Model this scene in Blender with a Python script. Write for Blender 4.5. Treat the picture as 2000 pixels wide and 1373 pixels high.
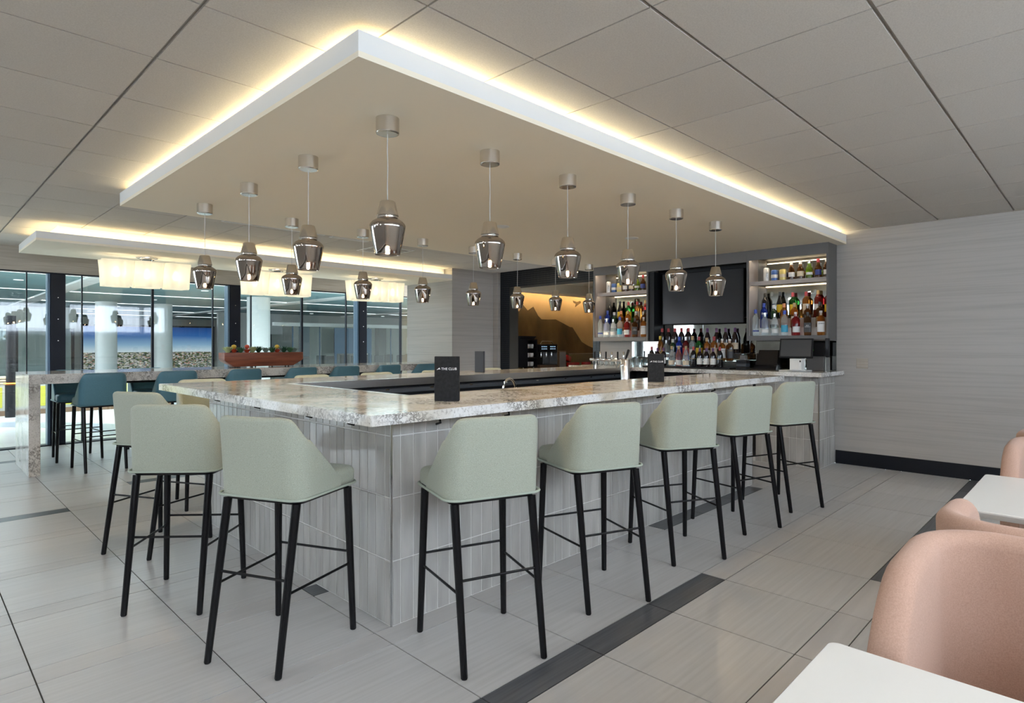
import bpy, bmesh, math, random
from mathutils import Vector, Matrix
random.seed(7)
PI = math.pi
scn = bpy.context.scene
for o in list(bpy.data.objects): bpy.data.objects.remove(o, do_unlink=True)
COL = scn.collection

# ------------------------------------------------------------------ camera
YAW, CAMH = 0.7781, 1.3994
cam_data = bpy.data.cameras.new('camera'); cam = bpy.data.objects.new('camera', cam_data); COL.objects.link(cam)
cam.location = (0, 0, CAMH); cam.rotation_euler = (PI/2, 0, YAW - PI/2)
cam_data.sensor_width = 36; cam_data.lens = 1178.46/2000*36
cam_data.shift_y = -13.94/2000; cam_data.clip_start = 0.05; cam_data.clip_end = 300
scn.camera = cam
# ------------------------------------------------------------------ world, exposure
w = bpy.data.worlds.new('sky'); scn.world = w; w.use_nodes = True
bg = w.node_tree.nodes['Background']; bg.inputs[0].default_value = (0.80, 0.90, 1.0, 1); bg.inputs[1].default_value = 11.0
vs = scn.view_settings
vs.view_transform = 'Standard'; vs.look = 'None'; vs.exposure = 0.20; vs.gamma = 1.0; vs.use_curve_mapping = False
# daylight portals in the window openings and the added concourse ceiling gap (they only guide the sky's light)
def portal(loc, rot, sx, sy):
    l = bpy.data.lights.new('window_portal', 'AREA'); l.shape = 'RECTANGLE'; l.size = sx; l.size_y = sy
    l.cycles.is_portal = True
    o = bpy.data.objects.new('window_portal', l); COL.objects.link(o); o.location = loc; o.rotation_euler = rot
WIN_Y, BACK_X = -2.2, -4.5
portal((.95, WIN_Y-0.09, 2.22), (-PI/2, 0, 0), 10.9, .84)
portal((BACK_X-0.09, 6.4, 2.2), (PI/2, 0, -PI/2), 2.4, .9)
portal((10, 14.3, 3.06), (0, 0, 0), 46, 1.8)  # ceiling gap added over the concourse, out of view
portal((BACK_X-0.09, 1.3, 2.2), (PI/2, 0, -PI/2), .8, .9)
portal((BACK_X-0.09, 3.8, 2.2), (PI/2, 0, -PI/2), .8, .9)

# ------------------------------------------------------------------ projection of a point (used only to rank which tiles show largest)
_c, _s = math.cos(YAW), math.sin(YAW)
def area_px(x, y, z, a):
    d = x*_c + y*_s
    if d < 0.3: return 0
    px = 1000 + 1178.46*(x*_s - y*_c)/d; py = 672.56 - 1178.46*(z-CAMH)/d
    if not (-150 < px < 2150 and -150 < py < 1520): return 0
    return a*abs(z-CAMH)/d**3

# ------------------------------------------------------------------ materials
def nodes_of(m): return m.node_tree.nodes, m.node_tree.links
MATS = {}
def pbr(name, col, rough=0.5, metal=0.0, **kw):
    m = bpy.data.materials.new(name); m.use_nodes = True
    b = m.node_tree.nodes['Principled BSDF']
    b.inputs['Base Color'].default_value = (*col, 1); b.inputs['Roughness'].default_value = rough
    b.inputs['Metallic'].default_value = metal
    for k, v in kw.items(): b.inputs[k].default_value = v
    MATS[name] = m; return m
def emit(name, col, strength):
    m = bpy.data.materials.new(name); m.use_nodes = True; N, L = nodes_of(m)
    N.clear(); e = N.new('ShaderNodeEmission'); e.inputs[0].default_value = (*col, 1); e.inputs[1].default_value = strength
    o = N.new('ShaderNodeOutputMaterial'); L.new(e.outputs[0], o.inputs[0]); MATS[name] = m; return m
def noise_col(m, c1, c2, scale=(1,1,1), nscale=5.0, detail=4.0, lo=0.3, hi=0.7, coord='pos', bump=0.0, bdist=0.002, rough=0.5):
    """mix two colours by a (stretched) noise, optional bump"""
    N, L = nodes_of(m); b = N['Principled BSDF']
    if coord == 'pos':
        g = N.new('ShaderNodeNewGeometry'); src = g.outputs['Position']
    else:
        g = N.new('ShaderNodeTexCoord'); src = g.outputs['Object']
    mp = N.new('ShaderNodeMapping'); mp.inputs['Scale'].default_value = scale; L.new(src, mp.inputs[0])
    n = N.new('ShaderNodeTexNoise'); n.inputs['Scale'].default_value = nscale; n.inputs['Detail'].default_value = detail
    n.inputs['Roughness'].default_value = rough
    L.new(mp.outputs[0], n.inputs['Vector'])
    r = N.new('ShaderNodeValToRGB'); r.color_ramp.elements[0].position = lo; r.color_ramp.elements[1].position = hi
    r.color_ramp.elements[0].color = (*c1, 1); r.color_ramp.elements[1].color = (*c2, 1)
    L.new(n.outputs[0], r.inputs[0]); L.new(r.outputs[0], b.inputs['Base Color'])
    if bump:
        bp = N.new('ShaderNodeBump'); bp.inputs['Strength'].default_value = bump; bp.inputs['Distance'].default_value = bdist
        L.new(n.outputs[0], bp.inputs['Height']); L.new(bp.outputs[0], b.inputs['Normal'])
    return r.outputs[0]
def vary(m, amount=0.08):
    """small value change from object to object"""
    N, L = nodes_of(m); b = N['Principled BSDF']
    src = b.inputs['Base Color'].links[0].from_socket if b.inputs['Base Color'].links else None
    oi = N.new('ShaderNodeObjectInfo'); mr = N.new('ShaderNodeMapRange')
    mr.inputs[3].default_value = 1-amount; mr.inputs[4].default_value = 1+amount
    L.new(oi.outputs['Random'], mr.inputs[0])
    h = N.new('ShaderNodeHueSaturation'); L.new(mr.outputs[0], h.inputs['Value'])
    if src: L.new(src, h.inputs['Color'])
    else: h.inputs['Color'].default_value = b.inputs['Base Color'].default_value
    L.new(h.outputs[0], b.inputs['Base Color'])

m = pbr('floor_tile', (.3,.29,.27), 0.34); noise_col(m, (.435,.422,.406), (.515,.50,.485), (0.5, 16, 1), 3.0, 5, .28, .72, bump=.03); vary(m, .035)
m = pbr('floor_strip', (.3,.28,.26), 0.34); noise_col(m, (.43,.41,.393), (.50,.478,.458), (0.8, 10, 1), 2.0, 4, .28, .72, bump=.03); vary(m, .03)
m = pbr('floor_dark', (.04,.04,.045), 0.36); noise_col(m, (.055,.057,.063), (.10,.104,.112), (0.8, 26, 1), 3.0, 5, .3, .7, bump=.06); vary(m, .08)
pbr('grout', (.055,.05,.042), .9)
m = pbr('wallpaper', (.4,.38,.36), .62); noise_col(m, (.345,.32,.292), (.43,.402,.37), (0.5, 0.5, 24), 1.6, 6, .22, .56, bump=.12, bdist=.001, rough=.6)
m = pbr('wallpaper_grid', (.4,.38,.36), .6); noise_col(m, (.38,.335,.275), (.49,.44,.37), (1.2, 1.2, 40), 2.0, 6, .3, .7, bump=.1, bdist=.001)
m = pbr('ceiling_tile', (.45,.42,.39), .9); noise_col(m, (.53,.48,.42), (.61,.56,.495), (1,1,1), 160, 2, .3, .7, bump=.1, bdist=.0008); vary(m, .03)
pbr('ceiling_grid', (.33,.30,.26), .6)
pbr('soffit_bounce_paint', (.84,.76,.61), .75)  # soffit underside: warm bounce light is put into the paint colour
pbr('white_paint', (.76,.75,.72), .6)
pbr('dark_baseboard', (.009,.011,.016), .25, **{'Specular IOR Level': .3})
def stone(name, warm):
    m = pbr(name, (.7,.69,.67), .10); N, L = nodes_of(m); b = N['Principled BSDF']
    g = N.new('ShaderNodeNewGeometry')
    n1 = N.new('ShaderNodeTexNoise'); n1.inputs['Scale'].default_value = 3.0; n1.inputs['Detail'].default_value = 5
    n2 = N.new('ShaderNodeTexNoise'); n2.inputs['Scale'].default_value = 75; n2.inputs['Detail'].default_value = 6; n2.inputs['Roughness'].default_value = .7
    n3 = N.new('ShaderNodeTexNoise'); n3.inputs['Scale'].default_value = 19; n3.inputs['Detail'].default_value = 8; n3.inputs['Roughness'].default_value = .75
    for n in (n1, n2, n3): L.new(g.outputs['Position'], n.inputs['Vector'])
    r1 = N.new('ShaderNodeValToRGB'); e = r1.color_ramp.elements
    e[0].position = .30; e[0].color = (.54,.485,.40,1) if not warm else (.44,.41,.37,1)
    e[1].position = .52; e[1].color = (.76,.75,.73,1) if not warm else (.64,.61,.57,1)
    L.new(n1.outputs[0], r1.inputs[0])
    r2 = N.new('ShaderNodeValToRGB'); e = r2.color_ramp.elements
    e[0].position = .34; e[0].color = (.50,.48,.46,1); e[1].position = .48; e[1].color = (1,1,1,1)
    L.new(n2.outputs[0], r2.inputs[0])
    mx = N.new('ShaderNodeMixRGB'); mx.blend_type = 'MULTIPLY'; mx.inputs[0].default_value = .8
    L.new(r1.outputs[0], mx.inputs[1]); L.new(r2.outputs[0], mx.inputs[2])
    # dark vein clusters
    r3 = N.new('ShaderNodeValToRGB'); e = r3.color_ramp.elements
    e[0].position = .455; e[0].color = (0,0,0,1); e[1].position = .5; e[1].color = (1,1,1,1)
    e2 = e.new(.545); e2.color = (0,0,0,1); L.new(n3.outputs[0], r3.inputs[0])
    n4 = N.new('ShaderNodeTexNoise'); n4.inputs['Scale'].default_value = 4.0; L.new(g.outputs['Position'], n4.inputs['Vector'])
    r4 = N.new('ShaderNodeValToRGB'); r4.color_ramp.elements[0].position = .47; r4.color_ramp.elements[1].position = .57
    L.new(n4.outputs[0], r4.inputs[0])
    mu = N.new('ShaderNodeMath'); mu.operation = 'MULTIPLY'; L.new(r3.outputs[0], mu.inputs[0]); L.new(r4.outputs[0], mu.inputs[1])
    mx2 = N.new('ShaderNodeMixRGB'); L.new(mu.outputs[0], mx2.inputs[0]); L.new(mx.outputs[0], mx2.inputs[1]); mx2.inputs[2].default_value = (.10,.085,.075,1)
    L.new(mx2.outputs[0], b.inputs['Base Color'])
stone('stone', False); stone('stone_table', True)
m = pbr('bar_tile', (.42,.41,.39), .08, **{'Specular IOR Level': .8}); noise_col(m, (.36,.345,.32), (.48,.46,.432), (5, 5, .8), 3.0, 4, .3, .7, bump=.10, bdist=.012); vary(m, .10)
pbr('tile_grout', (.62,.61,.58), .8)
pbr('steel', (.60,.59,.58), .22, 1.0)
pbr('chrome', (.80,.79,.78), .06, 1.0)
pbr('nickel', (.66,.62,.56), .24, 1.0)
pbr('black_metal', (.006,.006,.007), .20, 0.0, **{'Specular IOR Level': .22})
pbr('black', (.010,.010,.012), .5, **{'Specular IOR Level': .2})
pbr('pos_screen', (.05,.053,.058), .3)
pbr('black_gloss', (.008,.008,.010), .08)
m = pbr('menu_black', (.02,.02,.022), .7, **{'Specular IOR Level': .2}); noise_col(m, (.010,.010,.011), (.018,.018,.020), (1,1,1), 60, 3)
m = pbr('green_fabric', (.36,.42,.33), .85, **{'Sheen Weight': .08}); noise_col(m, (.28,.298,.235), (.42,.44,.36), (1,1,2.2), 260, 3, .3, .7, coord='obj', bump=.25, bdist=.0006)
pbr('green_welt', (.36,.40,.33), .8)
m = pbr('blue_leather', (.05,.13,.17), .42); noise_col(m, (.055,.15,.195), (.075,.185,.235), (1,1,1), 180, 3, coord='obj', bump=.1, bdist=.0005)
pbr('blue_welt', (.06,.15,.19), .45)
m = pbr('pink_fabric', (.60,.37,.29), .9, **{'Sheen Weight': .1}); noise_col(m, (.36,.215,.158), (.45,.285,.215), (1,1,1), 300, 3, .3, .7, coord='obj', bump=.25, bdist=.0006)
pbr('table_white', (.62,.60,.56), .28)
m = pbr('cabinet_grey', (.115,.108,.104), .42)
m = pbr('cabinet_inner', (.36,.32,.30), .45)
pbr('niche_black', (.010,.011,.013), .4, **{'Specular IOR Level': .2})
pbr('tv_screen', (.020,.022,.026), .25, **{'Specular IOR Level': .25})
pbr('slate', (.035,.043,.055), .6)
m = pbr('dark_tile', (.014,.017,.022), .3, **{'Specular IOR Level': .3})
m = pbr('mirror', (.62,.63,.60), .03, 1.0); noise_col(m, (.22,.225,.21), (.46,.47,.445), (1,1,1), 2.2, 6, .3, .6)
pbr('gold_wall', (.55,.40,.20), .6); noise_col(MATS['gold_wall'], (.42,.30,.15), (.58,.43,.24), (1,1,1), 1.2, 5)
pbr('mountain_print', (.08,.055,.022), .7); noise_col(MATS['mountain_print'], (.045,.03,.012), (.15,.10,.04), (1,1,.5), 2.5, 7)
pbr('counter_wood', (.20,.12,.07), .4)
pbr('white_plastic', (.75,.75,.73), .35)
pbr('red_plastic', (.55,.02,.03), .25)
pbr('yellow_panel', (.55,.52,.06), .5)
pbr('wood_planter', (.25,.075,.04), .38); noise_col(MATS['wood_planter'], (.14,.038,.022), (.32,.10,.055), (.7,.7,8), 3.0, 6, .3, .7, coord='obj')
pbr('soil', (.03,.022,.015), .95)
pbr('leaf_green', (.06,.16,.07), .5); pbr('leaf_pale', (.45,.50,.25), .5); pbr('leaf_dark', (.02,.08,.04), .5); pbr('leaf_red', (.55,.07,.03), .5); pbr('leaf_grey', (.25,.33,.28), .5); pbr('leaf_yellow',(.65,.42,.04),.5)
pbr('column_white', (.85,.84,.81), .4)
pbr('mullion_black', (.007,.009,.017), .4, **{'Specular IOR Level': .2})
pbr('mullion_blue', (.07,.12,.18), .35, .3)
pbr('concourse_floor', (.62,.62,.60), .25); noise_col(MATS['concourse_floor'], (.50,.50,.48), (.68,.68,.67), (.12,.5,1), 1.2, 3)
pbr('concourse_stripe', (.33,.36,.40), .3)
pbr('concourse_ceiling', (.22,.36,.37), .7)
pbr('concourse_wall', (.70,.68,.62), .6)
pbr('shop_dark', (.12,.12,.125), .5)
pbr('shop_grey', (.55,.55,.53), .6)
pbr('lettering', (.85,.85,.85), .5)
pbr('lamp_socket', (.25,.22,.18), .4, .6)
pbr('cord_clear', (.55,.55,.54), .3)
emit('led_warm', (1.0, .85, .52), 48)
emit('fill_downlight_lens', (1.0, .97, .93), 135)
emit('led_cabinet', (1.0, .83, .58), 20)
emit('led_mural', (1.0, .76, .45), 45)
emit('bulb', (1.0, .78, .50), 1700)
emit('bulb_soft', (1.0, .90, .70), 34)
emit('led_cove_small', (1.0, .85, .52), 20)
emit('strip_cool', (.92, .97, 1.0), 1.8)
emit('led_orange', (1.0, .35, .06), 6)
emit('led_blue', (.45, .7, 1.0), 2.0)
emit('led_green', (.3, .9, .1), .6)
emit('led_white', (.75, .95, .95), 2.5)
def mixmat(name, build):
    m = bpy.data.materials.new(name); m.use_nodes = True; N, L = nodes_of(m); N.clear()
    out = N.new('ShaderNodeOutputMaterial'); L.new(build(N, L), out.inputs[0]); MATS[name] = m
def glass_pane(N, L, tint=(.93,.97,.96), base=.06, gain=1.0):
    t = N.new('ShaderNodeBsdfTransparent'); t.inputs[0].default_value = (*tint, 1)
    g = N.new('ShaderNodeBsdfGlossy'); g.inputs['Roughness'].default_value = 0.0; g.inputs[0].default_value = (1,1,1,1)
    f0 = N.new('ShaderNodeFresnel'); f0.inputs[0].default_value = 1.75
    ge = N.new('ShaderNodeNewGeometry'); iv = N.new('ShaderNodeMath'); iv.operation = 'SUBTRACT'; iv.inputs[0].default_value = 1; L.new(ge.outputs['Backfacing'], iv.inputs[1])
    f = N.new('ShaderNodeMath'); f.operation = 'MULTIPLY'; L.new(f0.outputs[0], f.inputs[0]); L.new(iv.outputs[0], f.inputs[1])
    mx = N.new('ShaderNodeMixShader'); L.new(f.outputs[0], mx.inputs[0]); L.new(t.outputs[0], mx.inputs[1]); L.new(g.outputs[0], mx.inputs[2])
    return mx.outputs[0]
mixmat('glass_pane', glass_pane)
def smoked(N, L):
    t = N.new('ShaderNodeBsdfTransparent'); t.inputs[0].default_value = (.62,.50,.40,1)
    g = N.new('ShaderNodeBsdfGlossy'); g.inputs['Roughness'].default_value = .035; g.inputs[0].default_value = (.60,.555,.51,1)
    lw = N.new('ShaderNodeLayerWeight'); lw.inputs[0].default_value = .35
    mr = N.new('ShaderNodeMapRange'); mr.inputs[3].default_value = .58; mr.inputs[4].default_value = 1.0
    L.new(lw.outputs['Facing'], mr.inputs[0])
    mx = N.new('ShaderNodeMixShader'); L.new(mr.outputs[0], mx.inputs[0]); L.new(t.outputs[0], mx.inputs[1]); L.new(g.outputs[0], mx.inputs[2])
    return mx.outputs[0]
mixmat('smoked_glass', smoked)
def frosted(N, L):
    t = N.new('ShaderNodeBsdfTranslucent'); t.inputs[0].default_value = (.97,.94,.86,1)
    d = N.new('ShaderNodeBsdfDiffuse'); d.inputs[0].default_value = (.80,.78,.70,1)
    p = N.new('ShaderNodeBsdfTransparent'); p.inputs[0].default_value = (1,1,.96,1)
    e = N.new('ShaderNodeEmission'); e.inputs[0].default_value = (1,.92,.74,1); e.inputs[1].default_value = .08
    a = N.new('ShaderNodeMixShader'); a.inputs[0].default_value = .45; L.new(t.outputs[0], a.inputs[1]); L.new(d.outputs[0], a.inputs[2])
    b = N.new('ShaderNodeMixShader'); b.inputs[0].default_value = .16; L.new(a.outputs[0], b.inputs[1]); L.new(p.outputs[0], b.inputs[2])
    s = N.new('ShaderNodeAddShader'); L.new(b.outputs[0], s.inputs[0]); L.new(e.outputs[0], s.inputs[1])
    return s.outputs[0]
mixmat('frosted_glass', frosted)
def sheer(N, L):
    t = N.new('ShaderNodeBsdfTranslucent'); t.inputs[0].default_value = (.85,.90,.97,1)
    p = N.new('ShaderNodeBsdfTransparent'); p.inputs[0].default_value = (.95,.97,1,1)
    b = N.new('ShaderNodeMixShader'); b.inputs[0].default_value = .45; L.new(t.outputs[0], b.inputs[1]); L.new(p.outputs[0], b.inputs[2])
    return b.outputs[0]
mixmat('sheer_curtain', sheer)
def bottle_mat(name, col, trans=.85, rough=.04):
    return pbr(name, col, rough, 0.0, **{'Transmission Weight': trans, 'IOR': 1.33})
bottle_mat('b_clear', (.86,.93,.95)); bottle_mat('b_green', (.04,.30,.05)); bottle_mat('b_lime', (.35,.55,.05)); bottle_mat('b_amber', (.62,.24,.04))
bottle_mat('b_brown', (.25,.09,.02)); bottle_mat('b_red', (.45,.03,.03)); bottle_mat('b_rose', (.85,.40,.35)); bottle_mat('b_blue', (.02,.05,.38), .45)
pbr('b_black', (.010,.010,.012), .08); pbr('b_wine', (.014,.008,.010), .08); pbr('b_dkgreen', (.01,.035,.015), .08)
pbr('cap_red', (.38,.04,.05), .35); pbr('cap_purple', (.10,.035,.12), .35); pbr('cap_blue', (.03,.07,.42), .35); pbr('cap_white', (.70,.70,.68), .4)
pbr('cap_tan', (.45,.32,.16), .5); pbr('cap_black', (.015,.015,.015), .35); pbr('cap_silver', (.6,.6,.6), .25, .9); pbr('cap_yellow', (.65,.5,.05), .4); pbr('cap_orange', (.7,.28,.12), .4)
pbr('l_white', (.70,.69,.66), .5); pbr('l_cream', (.66,.55,.40), .5); pbr('l_yellow', (.70,.50,.02), .5); pbr('l_black', (.03,.03,.03), .45); pbr('l_blue', (.04,.36,.55), .45); pbr('l_navy', (.04,.06,.25), .4)
pbr('l_red', (.50,.03,.03), .45); pbr('l_tan', (.38,.20,.08), .5); pbr('l_gold', (.45,.32,.10), .4); pbr('l_ink', (.04,.04,.05), .5)
pbr('can_white', (.72,.70,.68), .3, .3); pbr('can_blue', (.06,.13,.36), .3, .3); pbr('can_yellow', (.66,.55,.20), .3, .3); pbr('alu', (.7,.7,.7), .25, 1.0)
pbr('glassware', (.9,.94,.95), .03, 0.0, **{'Transmission Weight': .95, 'IOR': 1.25})
# city panorama print: sky gradient over a speckled town
def city(N, L):
    tc = N.new('ShaderNodeTexCoord'); sp = N.new('ShaderNodeSeparateXYZ'); L.new(tc.outputs['Object'], sp.inputs[0])
    sky = N.new('ShaderNodeValToRGB'); e = sky.color_ramp.elements
    e[0].position = .0; e[0].color = (.62,.72,.78,1); e[1].position = 1; e[1].color = (.01,.05,.22,1)
    k = e.new(.28); k.color = (.25,.42,.60,1); k = e.new(.62); k.color = (.03,.13,.38,1)
    mr = N.new('ShaderNodeMapRange'); mr.inputs[1].default_value = 1.06; mr.inputs[2].default_value = 2.2; L.new(sp.outputs[2], mr.inputs[0]); L.new(mr.outputs[0], sky.inputs[0])
    mp = N.new('ShaderNodeMapping'); mp.inputs['Scale'].default_value = (3.2, 1, 9); L.new(tc.outputs['Object'], mp.inputs[0])
    v = N.new('ShaderNodeTexVoronoi'); v.inputs['Scale'].default_value = 4.2; L.new(mp.outputs[0], v.inputs['Vector'])
    sc = N.new('ShaderNodeSeparateColor'); L.new(v.outputs['Color'], sc.inputs[0])
    town = N.new('ShaderNodeValToRGB'); town.color_ramp.interpolation = 'CONSTANT'; e = town.color_ramp.elements
    e[0].position = 0; e[0].color = (.03,.06,.025,1); e[1].position = .28; e[1].color = (.35,.34,.33,1)
    for p_, c_ in ((.42,(.09,.12,.05,1)),(.52,(.60,.58,.56,1)),(.66,(.16,.17,.22,1)),(.76,(.40,.20,.17,1)),(.82,(.48,.44,.34,1)),(.90,(.05,.09,.04,1))):
        k = e.new(p_); k.color = c_
    L.new(sc.outputs[0], town.inputs[0])
    st = N.new('ShaderNodeMath'); st.operation = 'GREATER_THAN'; st.inputs[1].default_value = 1.06; L.new(sp.outputs[2], st.inputs[0])
    mx = N.new('ShaderNodeMixRGB'); L.new(st.outputs[0], mx.inputs[0]); L.new(town.outputs[0], mx.inputs[1]); L.new(sky.outputs[0], mx.inputs[2])
    e = N.new('ShaderNodeEmission'); e.inputs[1].default_value = .8; L.new(mx.outputs[0], e.inputs[0])   # a backlit display
    return e.outputs[0]
mixmat('city_print', city)

# ------------------------------------------------------------------ mesh helpers
class MB:
    def __init__(s): s.v = []; s.f = []
    def add(s, vs_, fs_):
        o = len(s.v); s.v += [tuple(p) for p in vs_]; s.f += [tuple(i+o for i in f) for f in fs_]; return s
    def box(s, x0, y0, z0, x1, y1, z1):
        if x0 > x1: x0, x1 = x1, x0
        if y0 > y1: y0, y1 = y1, y0
        if z0 > z1: z0, z1 = z1, z0
        return s.add([(x0,y0,z0),(x1,y0,z0),(x1,y1,z0),(x0,y1,z0),(x0,y0,z1),(x1,y0,z1),(x1,y1,z1),(x0,y1,z1)],
                     [(0,3,2,1),(4,5,6,7),(0,1,5,4),(1,2,6,5),(2,3,7,6),(3,0,4,7)])
    def rbox(s, x0, y0, z0, x1, y1, z1, r=.006, seg=2):
        bm = bmesh.new(); bmesh.ops.create_cube(bm, size=1)
        for v in bm.verts: v.co = Vector(((x0+x1)/2+v.co.x*(x1-x0), (y0+y1)/2+v.co.y*(y1-y0), (z0+z1)/2+v.co.z*(z1-z0)))
        bmesh.ops.bevel(bm, geom=bm.edges[:], offset=r, segments=seg, affect='EDGES', profile=.5)
        bm.verts.index_update()
        s.add([v.co[:] for v in bm.verts], [[v.index for v in f.verts] for f in bm.faces]); bm.free(); return s
    def lathe(s, prof, n=24, cx=0, cy=0, cap=True, sq=0.0):
        """profile [(r,z)..]; sq>0 makes the section a rounded square"""
        def rad(a):
            if not sq: return 1
            return 1/((abs(math.cos(a))**(2+sq)+abs(math.sin(a))**(2+sq))**(1/(2+sq)))
        vs_ = []; k = len(prof)
        for r, z in prof:
            for i in range(n):
                a = 2*PI*(i+.5)/n; vs_.append((cx+r*rad(a)*math.cos(a), cy+r*rad(a)*math.sin(a), z))
        fs_ = []
        for j in range(k-1):
            for i in range(n):
                a, b = j*n+i, j*n+(i+1) % n; fs_.append((a, b, b+n, a+n))
        if cap:
            fs_.append(tuple(reversed(range(n)))); fs_.append(tuple((k-1)*n+i for i in range(n)))
        return s.add(vs_, fs_)
    def tube(s, pts, r, n=8, closed=False, r2=None):
        P = [Vector(p) for p in pts]; k = len(P); vs_ = []
        for i, p in enumerate(P):
            if closed: t = (P[(i+1) % k]-P[i-1])
            else: t = P[min(i+1, k-1)]-P[max(i-1, 0)]
            t.normalize()
            up = Vector((0,0,1)) if abs(t.z) < .95 else Vector((1,0,0))
            a = t.cross(up).normalized(); b = a.cross(t).normalized()
            rr = r if r2 is None else r+(r2-r)*i/(k-1)
            for j in range(n):
                an = 2*PI*j/n; vs_.append(p+a*math.cos(an)*rr+b*math.sin(an)*rr)
        fs_ = []
        for i in range(k if closed else k-1):
            for j in range(n):
                a0, a1 = i*n+j, i*n+(j+1) % n; b0, b1 = ((i+1) % k)*n+j, ((i+1) % k)*n+(j+1) % n
                fs_.append((a0, a1, b1, b0))
        if not closed:
            fs_.append(tuple(reversed(range(n)))); fs_.append(tuple((k-1)*n+j for j in range(n)))
        return s.add(vs_, fs_)
    def loft(s, loops, capa=True, capb=True, closed_ring=False):
        n = len(loops[0]); k = len(loops); vs_ = [p for l in loops for p in l]; fs_ = []
        for j in range(k if closed_ring else k-1):
            for i in range(n):
                a, b = j*n+i, j*n+(i+1) % n; c, d = ((j+1) % k)*n+(i+1) % n, ((j+1) % k)*n+i
                fs_.append((a, b, c, d))
        if not closed_ring:
            if capa: fs_.append(tuple(reversed(range(n))))
            if capb: fs_.append(tuple((k-1)*n+i for i in range(n)))
        return s.add(vs_, fs_)
    def prism(s, poly, z0, z1):
        return s.loft([[(x, y, z0) for x, y in poly], [(x, y, z1) for x, y in poly]])
    def extr(s, poly, axis, a0, a1):
        """extrude a 2-D outline along axis 'x' (poly = (y,z)) or 'y' (poly = (x,z))"""
        if axis == 'x': L_ = [[(a, p, q) for p, q in poly] for a in (a0, a1)]
        else: L_ = [[(p, a, q) for p, q in poly] for a in (a0, a1)]
        return s.loft(L_)
    def mesh(s, name, mat, smooth=None):
        me = bpy.data.meshes.new(name); me.from_pydata(s.v, [], s.f)
        bm = bmesh.new(); bm.from_mesh(me); bmesh.ops.recalc_face_normals(bm, faces=bm.faces[:]); bm.to_mesh(me); bm.free()
        if smooth:
            me.polygons.foreach_set('use_smooth', [True]*len(me.polygons)); me.set_sharp_from_angle(angle=math.radians(smooth))
        if mat: me.materials.append(MATS[mat])
        return me
    def obj(s, name, mat, parent=None, smooth=None, loc=None):
        return link(name, s.mesh(name, mat, smooth), parent, loc)
def link(name, me, parent=None, loc=None, rotz=0):
    o = bpy.data.objects.new(name, me); COL.objects.link(o)
    if parent: o.parent = parent
    if loc is not None: o.location = loc
    if rotz: o.rotation_euler = (0, 0, rotz)
    return o
def tag(o, label, cat, group=None):
    o['label'] = label; o['category'] = cat
    if group: o['group'] = group
    return o
def thing(name, label, cat, loc=(0,0,0), rotz=0, group=None):
    return tag(link(name, None, None, loc, rotz), label, cat, group)
def struct(o): o['kind'] = 'structure'; return o
def stuff(o): o['kind'] = 'stuff'; return o
def copy_tree(src, parent=None):
    c_ = src.copy(); COL.objects.link(c_); c_.parent = parent
    for ch in list(src.children): copy_tree(ch, c_)
    return c_
def text_mesh(txt, size, mat, depth=.0006):
    cu = bpy.data.curves.new('txt', 'FONT'); cu.body = txt; cu.size = size; cu.align_x = 'CENTER'; cu.align_y = 'CENTER'; cu.extrude = depth; cu.resolution_u = 3
    t = bpy.data.objects.new('txt', cu); COL.objects.link(t); dg = bpy.context.evaluated_depsgraph_get()
    me = bpy.data.meshes.new_from_object(t.evaluated_get(dg)); bpy.data.objects.remove(t, do_unlink=True); bpy.data.curves.remove(cu)
    me.materials.clear(); me.materials.append(MATS[mat]); return me
def rrect(x0, y0, x1, y1, r, n=5):
    P = []
    for cx, cy, a in ((x1-r, y1-r, 0), (x0+r, y1-r, PI/2), (x0+r, y0+r, PI), (x1-r, y0+r, 3*PI/2)):
        for i in range(n+1): P.append((cx+r*math.cos(a+i*PI/2/n), cy+r*math.sin(a+i*PI/2/n)))
    return P
ORD = ['first','second','third','fourth','fifth','sixth','seventh','eighth','ninth','tenth','eleventh','twelfth']

# ================================================================== THE ROOM
CEIL, WX, GY = 2.72, 7.766, 10.44          # ceiling height, bar wall, glass wall
# ---- floor with tiles
XJ, YS, PX, PY = 3.4457, 0.8525, 0.61, 0.7622
floor = struct(MB().box(BACK_X, WIN_Y, -.12, WX, GY-.06, -.004).obj('floor', 'grout'))
def is_dark(k, xc):
    return (k == -1 and xc > 4.05) or (k == 0 and xc < 3.44) or (k == 1 and 4.05 < xc < 5.9) or (k == 2 and 1.6 < xc < 2.2) \
        or (k == 6 and xc < 1.0) or (k == 7 and 1.6 < xc < 3.44) or (k == 10 and xc < 1.0) or (k == 4 and xc > 6.5)
g = .0030
tiles = []
for i in range(-12, 9):
    x0 = XJ+PX*i; x1 = x0+PX
    if x1 < -3: continue
    x1 = min(x1, WX-.002)
    if x1-x0 < .02: continue
    for k in range(-4, 13):
        ys = YS+PY*(k+1); ya = ys+.151; yb = min(ys+PY, GY-.08)
        if ya < GY-.1: tiles.append((x0, x1, ys, min(ya, GY-.08), 'floor_dark' if is_dark(k, (x0+x1)/2) else 'floor_strip'))
        if yb-ya > .02: tiles.append((x0, x1, ya, yb, 'floor_tile'))
tiles.sort(key=lambda t: -area_px((t[0]+t[1])/2, (t[2]+t[3])/2, 0, (t[1]-t[0])*(t[3]-t[2])))
cache = {}; rest = {}
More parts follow.
